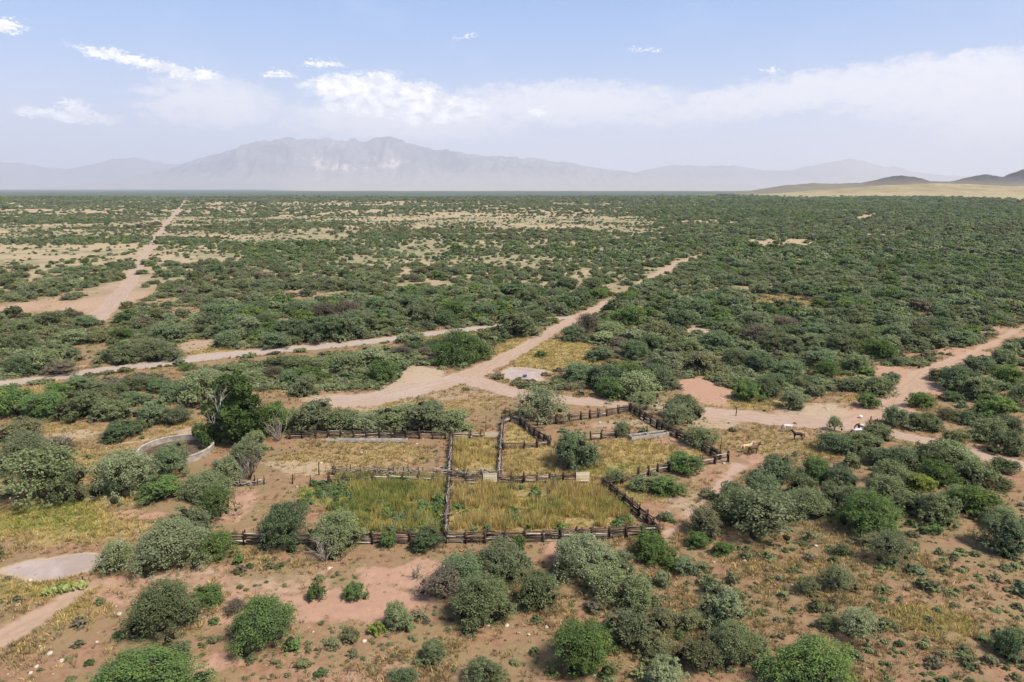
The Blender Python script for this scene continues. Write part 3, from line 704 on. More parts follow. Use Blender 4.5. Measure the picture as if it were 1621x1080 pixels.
def box_np(cx, cy, cz, sx, sy, sz):
    V = [(cx + sx * (i - .5), cy + sy * (j - .5), cz + sz * (k - .5)) for i in (0, 1) for j in (0, 1) for k in (0, 1)]
    F = [(0, 1, 3, 2), (4, 6, 7, 5), (0, 4, 5, 1), (2, 3, 7, 6), (0, 2, 6, 4), (1, 5, 7, 3)]
    return V, F
def trough(label, pa, pb, w, h, water=True, mat=None):
    a, b = Vector(unproj(*pa)), Vector(unproj(*pb)); L = (b - a).length; z = gz(a.x, a.y)
    t = empty('water_trough', (a.x, a.y, z), math.atan2((b - a).y, (b - a).x)); tag(t, label, 'trough')
    def part(n, boxes, m):
        V, F = [], []
        for bx in boxes:
            v, f = box_np(*bx); F += [tuple(i + len(V) for i in q) for q in f]; V += v
        me = mesh_mixed(n, V, F, False); me.materials.append(m)
        o = link(n, me, None, t); md = o.modifiers.new('bevel', 'BEVEL'); md.width = .03; md.segments = 2
    k = .18
    part('long_wall', [(L / 2, -w / 2, h / 2, L, k, h)], mat); part('long_wall', [(L / 2, w / 2, h / 2, L, k, h)], mat)
    part('end_wall', [(k / 2, 0, h / 2 - .002, k, w - k - .004, h)], mat); part('end_wall', [(L - k / 2, 0, h / 2 - .002, k, w - k - .004, h)], mat)
    if water:
        part('divider', [(L * .45, 0, h / 2 + .01, .16, w - k - .004, h)], mat)
        part('water', [(L / 2, 0, h * .36, L - 2 * k - .01, w - k - .01, h * .5)], M_WATER)
    else: part('trough_floor', [(L / 2, 0, h * .3, L - 2 * k - .01, w - k - .01, h * .5)], mat)
trough('pale concrete water trough holding dark water by the right-hand fence', (997, 696), (1056, 688), 1.3, .75, True, M_CONC2)
trough('long narrow pale concrete trough at the back of the long pen', (517, 699), (645, 700), .8, .5, False, M_CONC2)
def tub():
    x, y = unproj(831, 597); o = lathe('feed_tub', [(.0, .0), (.42, 0), (.52, .45), (.56, .46), (.56, .5), (.47, .5), (.38, .1), (0, .1)], M_BLUE, None, 24)
    o.location = (x, y, gz(x, y) + .01); tag(o, 'small blue tub standing on the bare clay pan', 'tub')
tub()

# ------------------------------------------------------------ plants: crown prototypes (unit width, base at z=0)
def leafquads(C, N, size, rg, elong=1.5):
    """quads centred on C, facing N, with a random turn"""
    n = len(C); r = rg.normal(size=(n, 3)); A = np.cross(N, r); A /= np.linalg.norm(A, axis=1, keepdims=True) + 1e-9
    B = np.cross(N, A); s = size * rg.uniform(.6, 1.35, (n, 1))
    A = A * s * elong * .5; B = B * s * .5
    V = np.stack([C - A - B * .5, C + A * .2 - B, C + A + B * .4, C - A * .3 + B], 1).reshape(-1, 3)
    F = np.arange(4 * n).reshape(-1, 4); return V, F
_ico = None
def ico():
    global _ico
    if _ico is None:
        bm = bmesh.new(); bmesh.ops.create_icosphere(bm, subdivisions=1, radius=1); bm.verts.ensure_lookup_table()
        _ico = (np.array([v.co[:] for v in bm.verts]), np.array([[v.index for v in f.verts] for f in bm.faces])); bm.free()
    return _ico
def crown(name, seed, hr=.62, nlobe=16, nleaf=3200, leaf=.03, lift=0.0, spread=.38, core=.56, stray=.12, wisp=.0, sub=14, heart=-1.0):
    """lobes -> small clumps on each lobe -> leaf sprays on each clump"""
    rg = np.random.default_rng(seed); L = []
    ax, ay = rg.uniform(.88, 1.08), rg.uniform(.78, 1.0); ph = rg.uniform(0, 6.28)
    for i in range(nlobe):
        a = rg.uniform(0, 2 * math.pi); q = math.sqrt(rg.uniform()) * spread * (1 + .22 * math.sin(2 * a + ph) * rg.uniform(.3, 1)); r = rg.uniform(.07, .17) * (1.2 - q)
        top = hr * (1 - .42 * (q / spread) ** 2.4) * rg.uniform(.58, 1.12) - r
        z = top if rg.uniform() < .62 else max(r * .5, rg.uniform(.1, .8) * top)
        L.append((math.cos(a) * q * ax, math.sin(a) * q * ay, max(z + lift * hr * .4, r * .4), r))
    for k in range(3):
        a = rg.uniform(0, 6.28); L.append((math.cos(a) * spread * 1.12, math.sin(a) * spread, rg.uniform(.08, .3) * hr + lift * .12, rg.uniform(.06, .11)))
    for k in range(4): L.append((rg.uniform(-.12, .12), rg.uniform(-.1, .1), hr * rg.uniform(.35, .62) + lift * .15, .20 if hr > .5 else .3 * hr + .04))
    L = np.array(L)
    # clumps
    S = []
    for x, y, z, r in L:
        m = max(4, int(sub * (r / .14) ** 1.3)); D = rg.normal(size=(m, 3)); D[:, 2] = D[:, 2] * .8 + .45; D /= np.linalg.norm(D, axis=1, keepdims=True)
        c = np.array([x, y, z]) + D * r * rg.uniform(.75, 1.28, (m, 1)); S.append(np.column_stack([c, r * rg.uniform(.26, .46, m)]))
    S = np.concatenate(S); S = S[S[:, 2] > -.01]
    w = S[:, 3] ** 2; w /= w.sum(); n = int(nleaf * 1.5); k = rg.choice(len(S), n, p=w)
    D = rg.normal(size=(n, 3)); D[:, 2] = D[:, 2] * .85 + .55; D /= np.linalg.norm(D, axis=1, keepdims=True)
    rad = S[k, 3] * np.where(rg.uniform(size=n) < stray, rg.uniform(1.1, 1.6 + wisp, n), rg.uniform(.6, 1.08, n))
    C = S[k, :3] + D * rad[:, None]
    dd = np.linalg.norm(C[:, None, :] - L[None, :, :3], axis=2) / L[None, :, 3]
    keep = (dd.min(1) > .62) & (C[:, 2] > lift * hr * .3 - .01)
    k, C, D = k[keep][:nleaf], C[keep][:nleaf], D[keep][:nleaf]
    N = D * .7 + rg.normal(size=D.shape) * .45 + np.array([0, 0, .35]); N /= np.linalg.norm(N, axis=1, keepdims=True)
    clt = rg.uniform(0, 1, len(S))
    V, F = leafquads(C, N, leaf, rg)
    tone = np.clip(clt[k] * .6 + vnoise(C[:, 0] * 5, C[:, 1] * 5 + C[:, 2] * 4, seed + 50) * .25 + rg.uniform(0, .13, len(C)), 0, 1)
    T = np.repeat(tone, 4)
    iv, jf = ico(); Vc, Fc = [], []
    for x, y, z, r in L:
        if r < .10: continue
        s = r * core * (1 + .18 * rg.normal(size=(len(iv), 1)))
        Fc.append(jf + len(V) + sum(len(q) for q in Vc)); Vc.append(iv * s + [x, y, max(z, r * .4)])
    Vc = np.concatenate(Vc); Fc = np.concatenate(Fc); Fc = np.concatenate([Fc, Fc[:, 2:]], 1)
    V = np.concatenate([V, Vc]); T = np.concatenate([T, np.full(len(Vc), heart)])  # heart tone darkens the core, painting shade into the crown interior
    lo, hi = np.percentile(C[:, :2], 1, axis=0), np.percentile(C[:, :2], 99, axis=0); V[:, :2] = (V[:, :2] - (lo + hi) / 2) / (hi - lo) * 1.02
    V[:, 2] *= .60 / np.percentile(C[:, 2], 99)
    me = bpy.data.meshes.new(name)
    nq, nt = len(F), len(Fc)
    me.vertices.add(len(V)); me.vertices.foreach_set('co', V.astype(np.float32).ravel())
    loops = np.concatenate([F.ravel(), Fc[:, :3].ravel()]).astype(np.int32)
    me.loops.add(len(loops)); me.loops.foreach_set('vertex_index', loops)
    me.polygons.add(nq + nt); me.polygons.foreach_set('loop_start', np.concatenate([np.arange(nq) * 4, nq * 4 + np.arange(nt) * 3]).astype(np.int32))
    me.update(calc_edges=True)
    a = me.attributes.new('leaf', 'FLOAT', 'POINT'); a.data.foreach_set('value', T.astype(np.float32))
    me.materials.append(M_LEAF); return me
def trunk_mesh(name, seed, hr=.5, n=5, r0=.022, spread=.22, mat=None, sub=2):
    rd_ = random.Random(seed); paths = []
    for i in range(n):
        a = 2 * math.pi * (i + rd_.uniform(-.3, .3)) / n; P = [Vector((rd_.uniform(-.02, .02), rd_.uniform(-.02, .02), -.03))]
        for k in range(1, 4):
            f = k / 3; P.append(Vector((math.cos(a) * spread * f ** 1.1 + rd_.uniform(-.02, .02), math.sin(a) * spread * f ** 1.1 + rd_.uniform(-.02, .02), hr * .8 * f ** .8)))
        paths.append((P, [r0, r0 * .75, r0 * .5, r0 * .25]))
        for s in range(sub):
            b = P[rd_.choice([1, 2])]; e = b + Vector((rd_.uniform(-.14, .14), rd_.uniform(-.14, .14), rd_.uniform(.05, .2) * hr * 1.6))
            m_ = b.lerp(e, .5) + Vector((rd_.uniform(-.02, .02),) * 3)
            paths.append(([b, m_, e], [r0 * .45, r0 * .3, r0 * .12]))
    V, F = tube_np(paths, 5); me = mesh_mixed(name, V, F); me.materials.append(mat or M_TRUNK); return me
def snag_mesh(name, seed, n=9, mat=None, r0=.02, hr=.9, spread=.5):
    """bare dead branches forking three times"""
    rd_ = random.Random(seed); paths = []
    def grow(p, d, L, r, lv):
        P = [p]; q = p
        for k in range(3):
            d = (d + Vector((rd_.uniform(-.35, .35), rd_.uniform(-.35, .35), rd_.uniform(-.15, .25)))).normalized(); q = q + d * L / 3; P.append(q)
        paths.append((P, [r, r * .8, r * .6, r * .35]))
        if lv > 0:
            for _ in range(3):
                grow(P[rd_.choice([1, 2, 3])], (d + Vector((rd_.uniform(-.9, .9), rd_.uniform(-.9, .9), rd_.uniform(-.4, .5)))).normalized(), L * .62, r * .5, lv - 1)
    for i in range(n):
        a = rd_.uniform(0, 6.28); grow(Vector((0, 0, -.03)), Vector((math.cos(a) * spread, math.sin(a) * spread, hr)).normalized(), .42, r0, 2)
    V, F = tube_np(paths, 4); me = mesh_mixed(name, V, F); me.materials.append(mat or M_STICK); return me
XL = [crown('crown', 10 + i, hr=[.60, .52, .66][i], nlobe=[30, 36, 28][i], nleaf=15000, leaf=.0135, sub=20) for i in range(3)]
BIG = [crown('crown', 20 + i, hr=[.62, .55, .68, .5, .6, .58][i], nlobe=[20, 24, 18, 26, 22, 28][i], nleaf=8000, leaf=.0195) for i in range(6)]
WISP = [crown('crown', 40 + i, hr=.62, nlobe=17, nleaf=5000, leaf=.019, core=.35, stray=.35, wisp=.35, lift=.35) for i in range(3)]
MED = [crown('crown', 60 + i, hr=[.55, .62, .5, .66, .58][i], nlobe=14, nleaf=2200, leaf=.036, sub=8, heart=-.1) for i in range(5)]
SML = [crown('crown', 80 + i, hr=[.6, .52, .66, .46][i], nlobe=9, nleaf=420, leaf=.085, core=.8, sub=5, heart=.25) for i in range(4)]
TRUNKS = [trunk_mesh('trunk', 5 + i) for i in range(4)]

# ------------------------------------------------------------ shrubs read off the photograph: centre x, foot y, width, height in its pixels, tone
HAND = """218,1116,200,58,f;240,1022,108,90,g;322,966,46,34,f;285,1050,32,30,b;402,1042,112,84,f;370,976,36,24,d;178,914,62,56,g;248,914,122,84,p;330,893,66,46,f;292,866,62,56,p
498,954,28,30,f;560,953,36,28,f;628,1006,44,56,g;594,1008,24,20,y;552,1020,32,22,o;526,1031,22,18,o;686,1053,38,34,g;637,1088,48,26,b;768,1090,68,40,g;700,962,72,60,d;764,1002,100,84,g;735,944,80,62,b
828,905,26,40,b;822,872,22,24,f;850,974,62,62,g;792,935,82,68,p;925,928,108,76,p;962,960,76,58,g;985,912,36,34,p;1035,892,64,44,f;1090,912,40,26,b;1050,932,26,36,p;1000,1030,68,62,p;1012,972,66,54,g;930,1080,104,82,f;968,1030,50,40,g
1058,1002,60,38,o;1145,1000,70,62,p;1130,945,32,24,b;1168,962,28,24,f;1108,1066,62,52,o;1170,1062,92,66,g;1054,1096,62,46,p;1040,1050,60,38,o;1100,1000,50,30,o;1200,1050,50,34,g
1290,1100,150,76,f;1425,904,62,58,p;1335,942,52,44,p;1285,944,34,26,o;1376,1022,70,50,p;1312,1000,36,22,g;1335,882,20,24,g;1612,1050,46,54,b;1602,884,66,62,b
1325,684,24,32,g;1335,720,60,36,b;1375,724,52,36,g;1395,698,46,28,g;1352,742,26,24,g;1402,742,52,32,b;1440,748,62,44,b;1482,748,62,48,g;1530,748,70,48,g;1500,776,60,42,f;1556,770,60,44,g;1430,774,60,42,g;1473,782,46,30,y;1415,790,60,38,g;1590,778,40,22,o;1600,752,40,26,g
1235,772,62,48,b;1300,762,52,36,f;1338,775,46,38,b;1280,792,50,42,g;1215,800,70,48,b;1176,806,60,42,b;1236,862,132,86,p;1170,832,82,58,g;1290,822,82,50,g;1400,856,92,74,f;1362,822,60,48,g;1384,872,50,26,o;1495,834,62,50,g;1560,820,70,46,f;1480,848,32,16,f;1595,838,56,32,g;1325,800,50,34,g;1450,815,54,36,g;1530,800,50,30,g
1425,678,40,34,b;1470,684,56,30,g;1510,668,36,22,o;1541,674,36,22,b;1570,702,60,40,g;1604,694,50,36,g;1586,664,60,36,f;1604,722,50,40,g;1522,706,40,26,o;1462,648,36,26,f;1382,648,34,24,f;1400,628,50,30,g;1356,622,40,24,g;1416,606,28,18,b;1258,650,34,30,p;1190,637,46,34,f;1217,630,46,32,g;1530,622,60,40,b;1572,640,60,40,g;1604,618,50,40,f;1500,605,40,26,o;1640,650,60,50,g;1560,590,50,30,b;1600,580,46,30,g
1090,754,56,36,f;1062,788,54,30,f;1022,780,50,26,g;1115,712,52,36,g;1074,678,50,40,p;1025,655,50,34,g;1056,826,24,16,p;1120,852,52,44,o;1162,792,30,22,b;1126,792,26,16,o;1110,870,40,26,f;1150,880,40,22,f;1070,905,36,22,f;975,768,30,24,g
917,748,70,60,b;860,676,84,62,p;985,694,26,40,g;672,876,50,36,b;612,869,26,34,f;440,874,80,70,b;530,882,80,70,g;340,828,56,56,f;490,690,70,54,p;540,686,66,36,g;586,688,66,34,p;626,687,66,42,g;665,690,72,54,p;708,687,62,38,g;600,680,60,30,g;648,678,50,36,g;430,692,54,54,f;385,738,44,40,p;395,716,40,34,g;458,684,40,36,g
180,792,92,76,p;215,782,50,36,g;258,762,60,50,b;270,742,40,50,p;242,798,62,40,f;312,800,92,50,g;352,770,46,44,p;40,808,112,96,g;20,756,84,70,p;92,802,60,64,g;75,728,60,34,d;14,704,62,40,o;178,702,52,34,b;206,690,36,24,g;236,678,46,44,b;272,674,42,30,p;170,668,72,36,g;60,668,74,48,f;112,668,70,46,g;14,664,56,52,f
130,624,66,26,b;172,634,60,26,g;216,620,60,24,g;246,626,44,24,b;300,646,60,56,g;322,624,84,40,p;300,620,40,22,g;150,650,60,30,o;90,632,50,26,f;210,645,50,26,b;265,640,44,30,b;360,594,50,22,g;395,612,44,24,g
64,590,62,46,g;25,596,52,36,b;86,596,50,28,d;180,577,72,36,g;236,573,90,42,p;292,588,30,16,f;352,553,48,34,b;250,544,52,38,b;275,538,44,28,p;110,548,50,30,g;56,520,60,30,g;200,514,46,26,f;20,556,50,30,g;150,545,44,26,o;185,540,44,24,f;100,575,40,28,p;130,520,40,24,b;25,528,44,24,g;235,510,40,22,g;215,555,50,24,o
730,580,92,66,f;500,544,62,48,b;542,540,62,52,b;575,530,50,40,g;434,552,52,30,b;620,522,52,26,g;670,516,62,46,p;650,496,50,34,b;600,498,50,34,b;720,508,60,40,f;765,508,50,32,b;820,535,72,46,g;655,556,46,18,b;688,552,36,18,b;640,562,44,16,d;550,506,50,36,d;510,508,50,34,d;470,500,50,30,b;415,518,44,26,g;455,535,50,34,b;370,508,50,30,b;330,504,44,26,b;400,500,40,24,b
440,584,62,20,g;482,590,70,28,g;486,610,56,34,f;475,628,44,34,p;550,592,62,38,g;578,582,56,38,p;602,607,56,42,f;556,606,42,26,g;634,589,28,22,b;430,600,36,24,d;455,612,40,26,b;520,584,50,24,g;690,575,30,20,d;670,562,24,14,d
905,542,46,30,b;930,530,42,40,d;965,532,50,26,g;992,516,62,36,f;1042,540,50,36,o;948,573,42,26,b;858,567,20,14,f;920,608,62,36,b;962,620,62,40,b;1002,606,62,40,f;1012,634,70,44,g;1046,622,60,46,b;1056,594,50,42,p;1122,594,62,44,o;1172,580,46,32,g;978,636,60,36,f;1086,668,58,40,p;1040,560,46,36,b;1010,570,50,34,b;1090,560,46,30,g;950,600,40,22,g;1140,555,50,34,b;1160,535,44,28,g;1080,520,50,34,b;1110,500,44,28,b;1050,500,46,28,g;875,478,40,24,b;840,480,44,28,g;895,460,40,24,b;940,462,44,26,g;850,512,36,22,g;1000,480,0,0,g
1240,560,54,36,g;1290,540,50,32,b;1210,590,50,36,b;1255,600,50,34,b;1300,585,56,38,b;1320,600,50,34,f;1360,590,50,34,g;1225,620,44,28,b;1340,560,50,34,g;1400,570,50,36,f;1430,545,50,34,b;1380,540,44,30,g;1200,540,50,32,d;1250,525,46,28,d;1470,545,46,30,g;1500,530,50,28,b"""
BUSH = []
for ln in HAND.split('\n'):
    for it in ln.split(';'):
        a = it.split(','); cx, fy, w, h = map(float, a[:4])
        if w < 5: continue
        X, Y = unproj(cx, fy); r = rng_m(cx, fy); wm = w * r / FPX
        dep = math.atan2(CAM_H, Y); hv = h * r / FPX
        wd = min(1.0, max(.5, (hv - .34 * wm * math.cos(dep)) / (.75 * math.sin(dep)) / wm)) * wm
        Y += wd * .36
        hm = (.88 if fy < 612 else 1.04) * max(.34 * wm, min(.95 * wm, (hv - wd * .40 * math.sin(dep)) / math.cos(dep)))
        BUSH.append([X, Y, wm * .97, hm, TONE[a[4]], a[4], w, cx, fy, wd / wm])
HB = np.array([[b[0], b[1], b[2]] for b in BUSH])

# ------------------------------------------------------------ scrub over the rest of the plain, by density
def scrub_points():
    rg = np.random.default_rng(99); out = []
    bands = [(42, 170, 3.0), (170, 330, 3.8), (330, 650, 4.1), (650, 1200, 5.4), (1200, 2100, 8.5), (2100, 3800, 13.0)]
    for y0, y1, sp in bands:
        wid = .86 * y1 + 45; n = int((y1 - y0) * 2 * wid / (sp * sp))
        x = rg.uniform(-wid, wid, n); y = rg.uniform(y0, y1, n)
        k = np.abs(x) < .86 * y + 40; x, y = x[k], y[k]
        W, rd, hue, kind, pen = zone(x, y); op = bare_far(x, y); px, py = proj(x, y, height(x, y))
        big = sst(px, 950, 1150) * (py < 640)
        belt = sst(np.abs(py - (500 - (px - 600) * .05)), 38, 20) * (px > 330) * (px < 1010)
        left = sst(py, 500, 520) * (px < 700)
        s = rg.uniform(2.2, 5.2, n)[k] + rg.uniform(0, 1, n)[k] ** 3 * 3.5 + np.maximum(big, belt) * rg.uniform(.5, 3.0, n)[k]
        wq = (fbm(x, y, 80, 3, 303) - .5) * 50; mid = sst(px + wq * 3, 1130, 980) * sst(py, 336, 350) * sst(py + wq, 475, 450); s = s * (1 - mid) + mid * rg.uniform(1.7, 4.0, n)[k]
        s *= .86 + .1 * mid; s *= 1 + .12 * (sp > 5) + .35 * (sp > 8) + .9 * (sp > 12)
        p = np.clip(1.0 - op * .92, .05, 1) * np.where(np.maximum(big, belt) > .5, .62, .50)
        nc = fbm(x, y * .6, 34, 3, 311); nd = fbm(x / 2.6, y, 120, 3, 313)
        p = np.where(mid > .5, np.clip(.98 - op * .55, .1, 1) * (.12 + 1.1 * sst(nc * .6 + nd * .4, .38, .62)) * .88, p); s = np.where(mid > .5, s * (.75 + .8 * sst(nd, .42, .62)) * (.7 + .7 * rg.uniform(size=len(x)) ** 2), s)
        clear = np.maximum.reduce([W['pale'], W['yell'] * .85, W['red'], pen * 2])
        p = p * sst(clear, .55, .2)
        near = py > 560
        p = np.where(near, p * .16, p)
        s = np.where(near, s * .40, s)
        # the strip of thicket along the left and the thicket right of the crossing
        p = np.where((py > 560) & (py < 680) & (px < 420), p * 2.2, p); p = np.where((py > 560) & (py < 640) & (px > 1180), p * 2.2, p)
        s = np.where((py > 560) & (py < 680) & ((px < 420) | (px > 1180)), s * 1.5, s)
        p = np.where(rd < np.where((py < 470) & ~((px > 1020) & (px < 1200)), .3, s * .35 + .3), 0, p)
        if y0 < 330:
            yb = y * (1 + s * .62 / CAM_H); rb = zone(x * yb / y, yb)[1]; p = np.where((rb < .5) & (py > 500), 0, p)
        keep = rg.uniform(size=len(x)) < p
        x, y, s, px, py, op, big, belt = (v[keep] for v in (x, y, s, px, py, op, big, belt))
        # keep off the bushes already placed by hand
        if y0 < 700:
            ok = np.ones(len(x), bool)
            for hx, hy, hw in HB: ok &= np.hypot(x - hx, y - hy) > hw * .42 + s * .22
            x, y, s, px, py, op, big, belt = (v[ok] for v in (x, y, s, px, py, op, big, belt))
        n3 = fbm(x, y, 45, 3, 77); n4 = fbm(x / 3, y, 260, 3, 79); t = np.full(len(x), .40) + (n3 - .5) * .5 + (n4 - .5) * .5 * (y > 350) + rg.normal(0, .16, len(x))
        t = t + .16 * np.maximum(big, belt) - .0 * (1 - np.maximum(big, belt)); t = t + .20 * sst(y, 700, 1500) + .07 * sst(px, 1130, 980) * (py > 345) * (py < 470); t = np.clip(t, .10, .86)
        out.append(np.stack([x, y, s, t, px, py], 1))
    return np.concatenate(out)
SP = scrub_points()
print('scrub points', len(SP))
rngm = np.hypot(SP[:, 1], CAM_H); app = SP[:, 2] / rngm * FPX
vis = (SP[:, 4] > -10) & (SP[:, 4] < 1631) & (SP[:, 5] < 1085)
N_IND = 300 - len(BUSH)
order = np.argsort(np.where(vis, -app, 0)); take = order[:max(N_IND, 0)]
for i in take:
    x, y, s, t, px, py = SP[i]; tn = min(TONE, key=lambda k: abs(TONE[k] - t))
    BUSH.append([x, y, s, s * random.uniform(.5, .68), t, tn, app[i], px, py, 1.0])
rest = np.delete(SP, take, 0)
print('individual shrubs', len(BUSH), 'rest', len(rest))

# labels: look, then place by landmarks one can find
TW = {'d': 'brownish half-bare', 'o': 'dull olive', 'g': 'grey-green', 'p': 'pale grey-green', 'b': 'dark green', 'f': 'fresh green', 'y': 'yellow-green'}
LM = [('the round stock tank', 277, 715), ('the tall dark tree', 368, 690), ('the long straw-coloured pen', 560, 722), ('the green weed pen', 570, 800), ('the tall yellow weed pen', 850, 800),
      ('the front rail fence', 600, 858), ('the front right fence corner', 1042, 849), ('the outer right corral corner', 1150, 730), ('the concrete water trough', 1030, 690), ('the back corral corner', 998, 651),
      ('the track crossing', 735, 598), ('the small clay pan', 832, 594), ('the dry mud flat', 75, 905), ('the prickly pear patch', 100, 932), ('the sandy path', 60, 985), ('the light pair of cholla', 690, 908),
      ('the black horse', 1262, 692), ('the chestnut and white horse', 1362, 682), ('the black cow', 1347, 780), ('the bare red field', 1118, 620), ('the dry wash', 1470, 590), ('the solitary roadside post', 1165, 655),
      ('the eroded slope at bottom right', 1480, 960), ('the foot path', 1100, 800), ('the bottom edge of the view', 640, 1075), ('the bottom edge under the slope', 1200, 1075), ('the grey-branched snag', 78, 715),
      ('the gravel road bend', 310, 566), ('the left end of the gravel road', 30, 605), ('the far end of the gravel road', 790, 517), ('the pale turnout', 975, 484), ('the fence-line track mouth', 150, 495), ('the red stretch of far road', 1060, 422),
      ('the right edge of the plain', 1600, 540), ('the middle of the right thicket', 1300, 480), ('the ochre meadow', 880, 560), ('the near dirt road right side', 1500, 705), ('the foreground red clearing', 500, 930)]
def word_dir(dx, dy):
    if abs(dx) > 1.6 * abs(dy): return 'left of' if dx < 0 else 'right of'
    if abs(dy) > 1.6 * abs(dx): return 'beyond' if dy < 0 else 'in front of'
    return ('far-left of' if dx < 0 else 'far-right of') if dy < 0 else ('near-left of' if dx < 0 else 'near-right of')
def size_word(w): return 'very large' if w > 100 else 'large' if w > 66 else 'mid-sized' if w > 42 else 'small' if w > 24 else 'tiny'
used = {}
pre = []
for b in BUSH:
    cx, cy = b[7], b[8]
    nm, lx, ly = min(LM, key=lambda l: math.hypot(l[1] - cx, (l[2] - cy) * 1.5))
    dd = math.hypot(lx - cx, (ly - cy) * 1.5)
    pl_ = ('close ' if dd < 45 else 'well ' if dd > 130 else '') + word_dir(cx - lx, cy - ly) + ' ' + nm
    pre.append((size_word(b[6]), TW[b[5]], pl_))
groups = {}
for i, p in enumerate(pre): groups.setdefault(p, []).append(i)
ORD = ['leftmost', 'second leftmost', 'third leftmost', 'fourth leftmost', 'fifth leftmost', 'sixth leftmost', 'seventh leftmost', 'eighth leftmost', 'ninth leftmost', 'tenth leftmost']
LAB = [None] * len(BUSH)
for p, ids in groups.items():
    ids.sort(key=lambda i: BUSH[i][7])
    for k, i in enumerate(ids):
        s = f'{p[0]} {p[1]} mesquite {p[2]}'
        if len(ids) > 1: s += ', ' + ORD[min(k, 9)]
        LAB[i] = s

TRUNK_TREES = {(985, 694), (1115, 712), (1025, 655), (1376, 1022), (1425, 904), (1335, 942), (178, 914), (340, 828), (1325, 684), (860, 676), (1074, 678)}
def place_bush(i, b):
    x, y, w, h, t, tn, apx, cx, cy, fd = b
    e = empty('mesquite_shrub', (x, y, gz(x, y) - .02 * w), random.uniform(0, 6.28) if fd > .95 else random.uniform(-.25, .25) + random.choice([0, math.pi])); tag(e, LAB[i], 'shrub', 'mesquite shrubs scattered over the plain')
    wispy = (int(cx), int(cy)) in TRUNK_TREES or tn == 'd'
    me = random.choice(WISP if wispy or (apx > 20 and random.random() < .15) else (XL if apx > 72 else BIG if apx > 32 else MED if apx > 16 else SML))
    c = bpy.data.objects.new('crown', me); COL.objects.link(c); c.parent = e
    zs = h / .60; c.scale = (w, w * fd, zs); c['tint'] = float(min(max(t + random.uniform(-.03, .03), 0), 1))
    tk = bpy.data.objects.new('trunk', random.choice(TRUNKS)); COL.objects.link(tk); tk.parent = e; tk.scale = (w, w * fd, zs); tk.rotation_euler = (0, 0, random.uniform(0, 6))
for i, b in enumerate(BUSH): place_bush(i, b)

# ------------------------------------------------------------ masses nobody could count, scattered with geometry nodes
def scatter(name, P, Z, scale3, idx, tint, protos, label, cat, tilt=0.0):
    pc = bpy.data.collections.new(name + '_kinds')
    for k, me in enumerate(protos):
        o = bpy.data.objects.new(f'{name}_kind_{chr(97 + k)}', me); pc.objects.link(o)
    n = len(P); V = np.column_stack([P, Z]); me = bpy.data.meshes.new(name); me.vertices.add(n); me.vertices.foreach_set('co', V.astype(np.float32).ravel())
    rg = np.random.default_rng(5); rot = np.column_stack([rg.normal(0, tilt, n), rg.normal(0, tilt, n), rg.uniform(0, 6.283, n)])
    for nm, t, A in (('sc', 'FLOAT_VECTOR', scale3), ('rt', 'FLOAT_VECTOR', rot)):
        a = me.attributes.new(nm, t, 'POINT'); a.data.foreach_set('vector', A.astype(np.float32).ravel())
    a = me.attributes.new('pick', 'INT', 'POINT'); a.data.foreach_set('value', idx.astype(np.int32))
    a = me.attributes.new('tint', 'FLOAT', 'POINT'); a.data.foreach_set('value', tint.astype(np.float32))
    o = link(name, me); tag(o, label, cat, kind='stuff')
    g = bpy.data.node_groups.new(name, 'GeometryNodeTree'); g.interface.new_socket('Geometry', in_out='INPUT', socket_type='NodeSocketGeometry'); g.interface.new_socket('Geometry', in_out='OUTPUT', socket_type='NodeSocketGeometry')
    N = g.nodes; L = g.links; gi = N.new('NodeGroupInput'); go = N.new('NodeGroupOutput')
    ip = N.new('GeometryNodeInstanceOnPoints'); ci = N.new('GeometryNodeCollectionInfo'); ci.inputs[0].default_value = pc; ci.inputs['Separate Children'].default_value = True
    def na(nm, dt):
        q = N.new('GeometryNodeInputNamedAttribute'); q.data_type = dt; q.inputs[0].default_value = nm; return q.outputs[0]
    L.new(gi.outputs[0], ip.inputs['Points']); L.new(ci.outputs[0], ip.inputs['Instance']); ip.inputs['Pick Instance'].default_value = True
    L.new(na('pick', 'INT'), ip.inputs['Instance Index']); L.new(na('sc', 'FLOAT_VECTOR'), ip.inputs['Scale'])
    er = N.new('FunctionNodeEulerToRotation'); L.new(na('rt', 'FLOAT_VECTOR'), er.inputs[0]); L.new(er.outputs[0], ip.inputs['Rotation'])
    L.new(ip.outputs[0], go.inputs[0])
    md = o.modifiers.new('scatter', 'NODES'); md.node_group = g
    return o
rg = np.random.default_rng(15)
d = rest[:, 1]; n = len(rest); hs = rg.uniform(.42, .7, n) * rest[:, 2] / .6 * (1 + .0 * d)
idx = np.where((rest[:, 1] < 420) & (rest[:, 2] > 2.5), rg.integers(0, 5, n), 5 + rg.integers(0, 4, n))
scatter('desert_scrub', rest[:, :2], height(rest[:, 0], rest[:, 1]) - .03 * rest[:, 2], np.column_stack([rest[:, 2] * rg.uniform(.85, 1.2, n), rest[:, 2] * rg.uniform(.85, 1.2, n), hs]), idx, rest[:, 3], MED + SML,
        'mass of green desert shrubs covering the plain behind the corral', 'scrub')

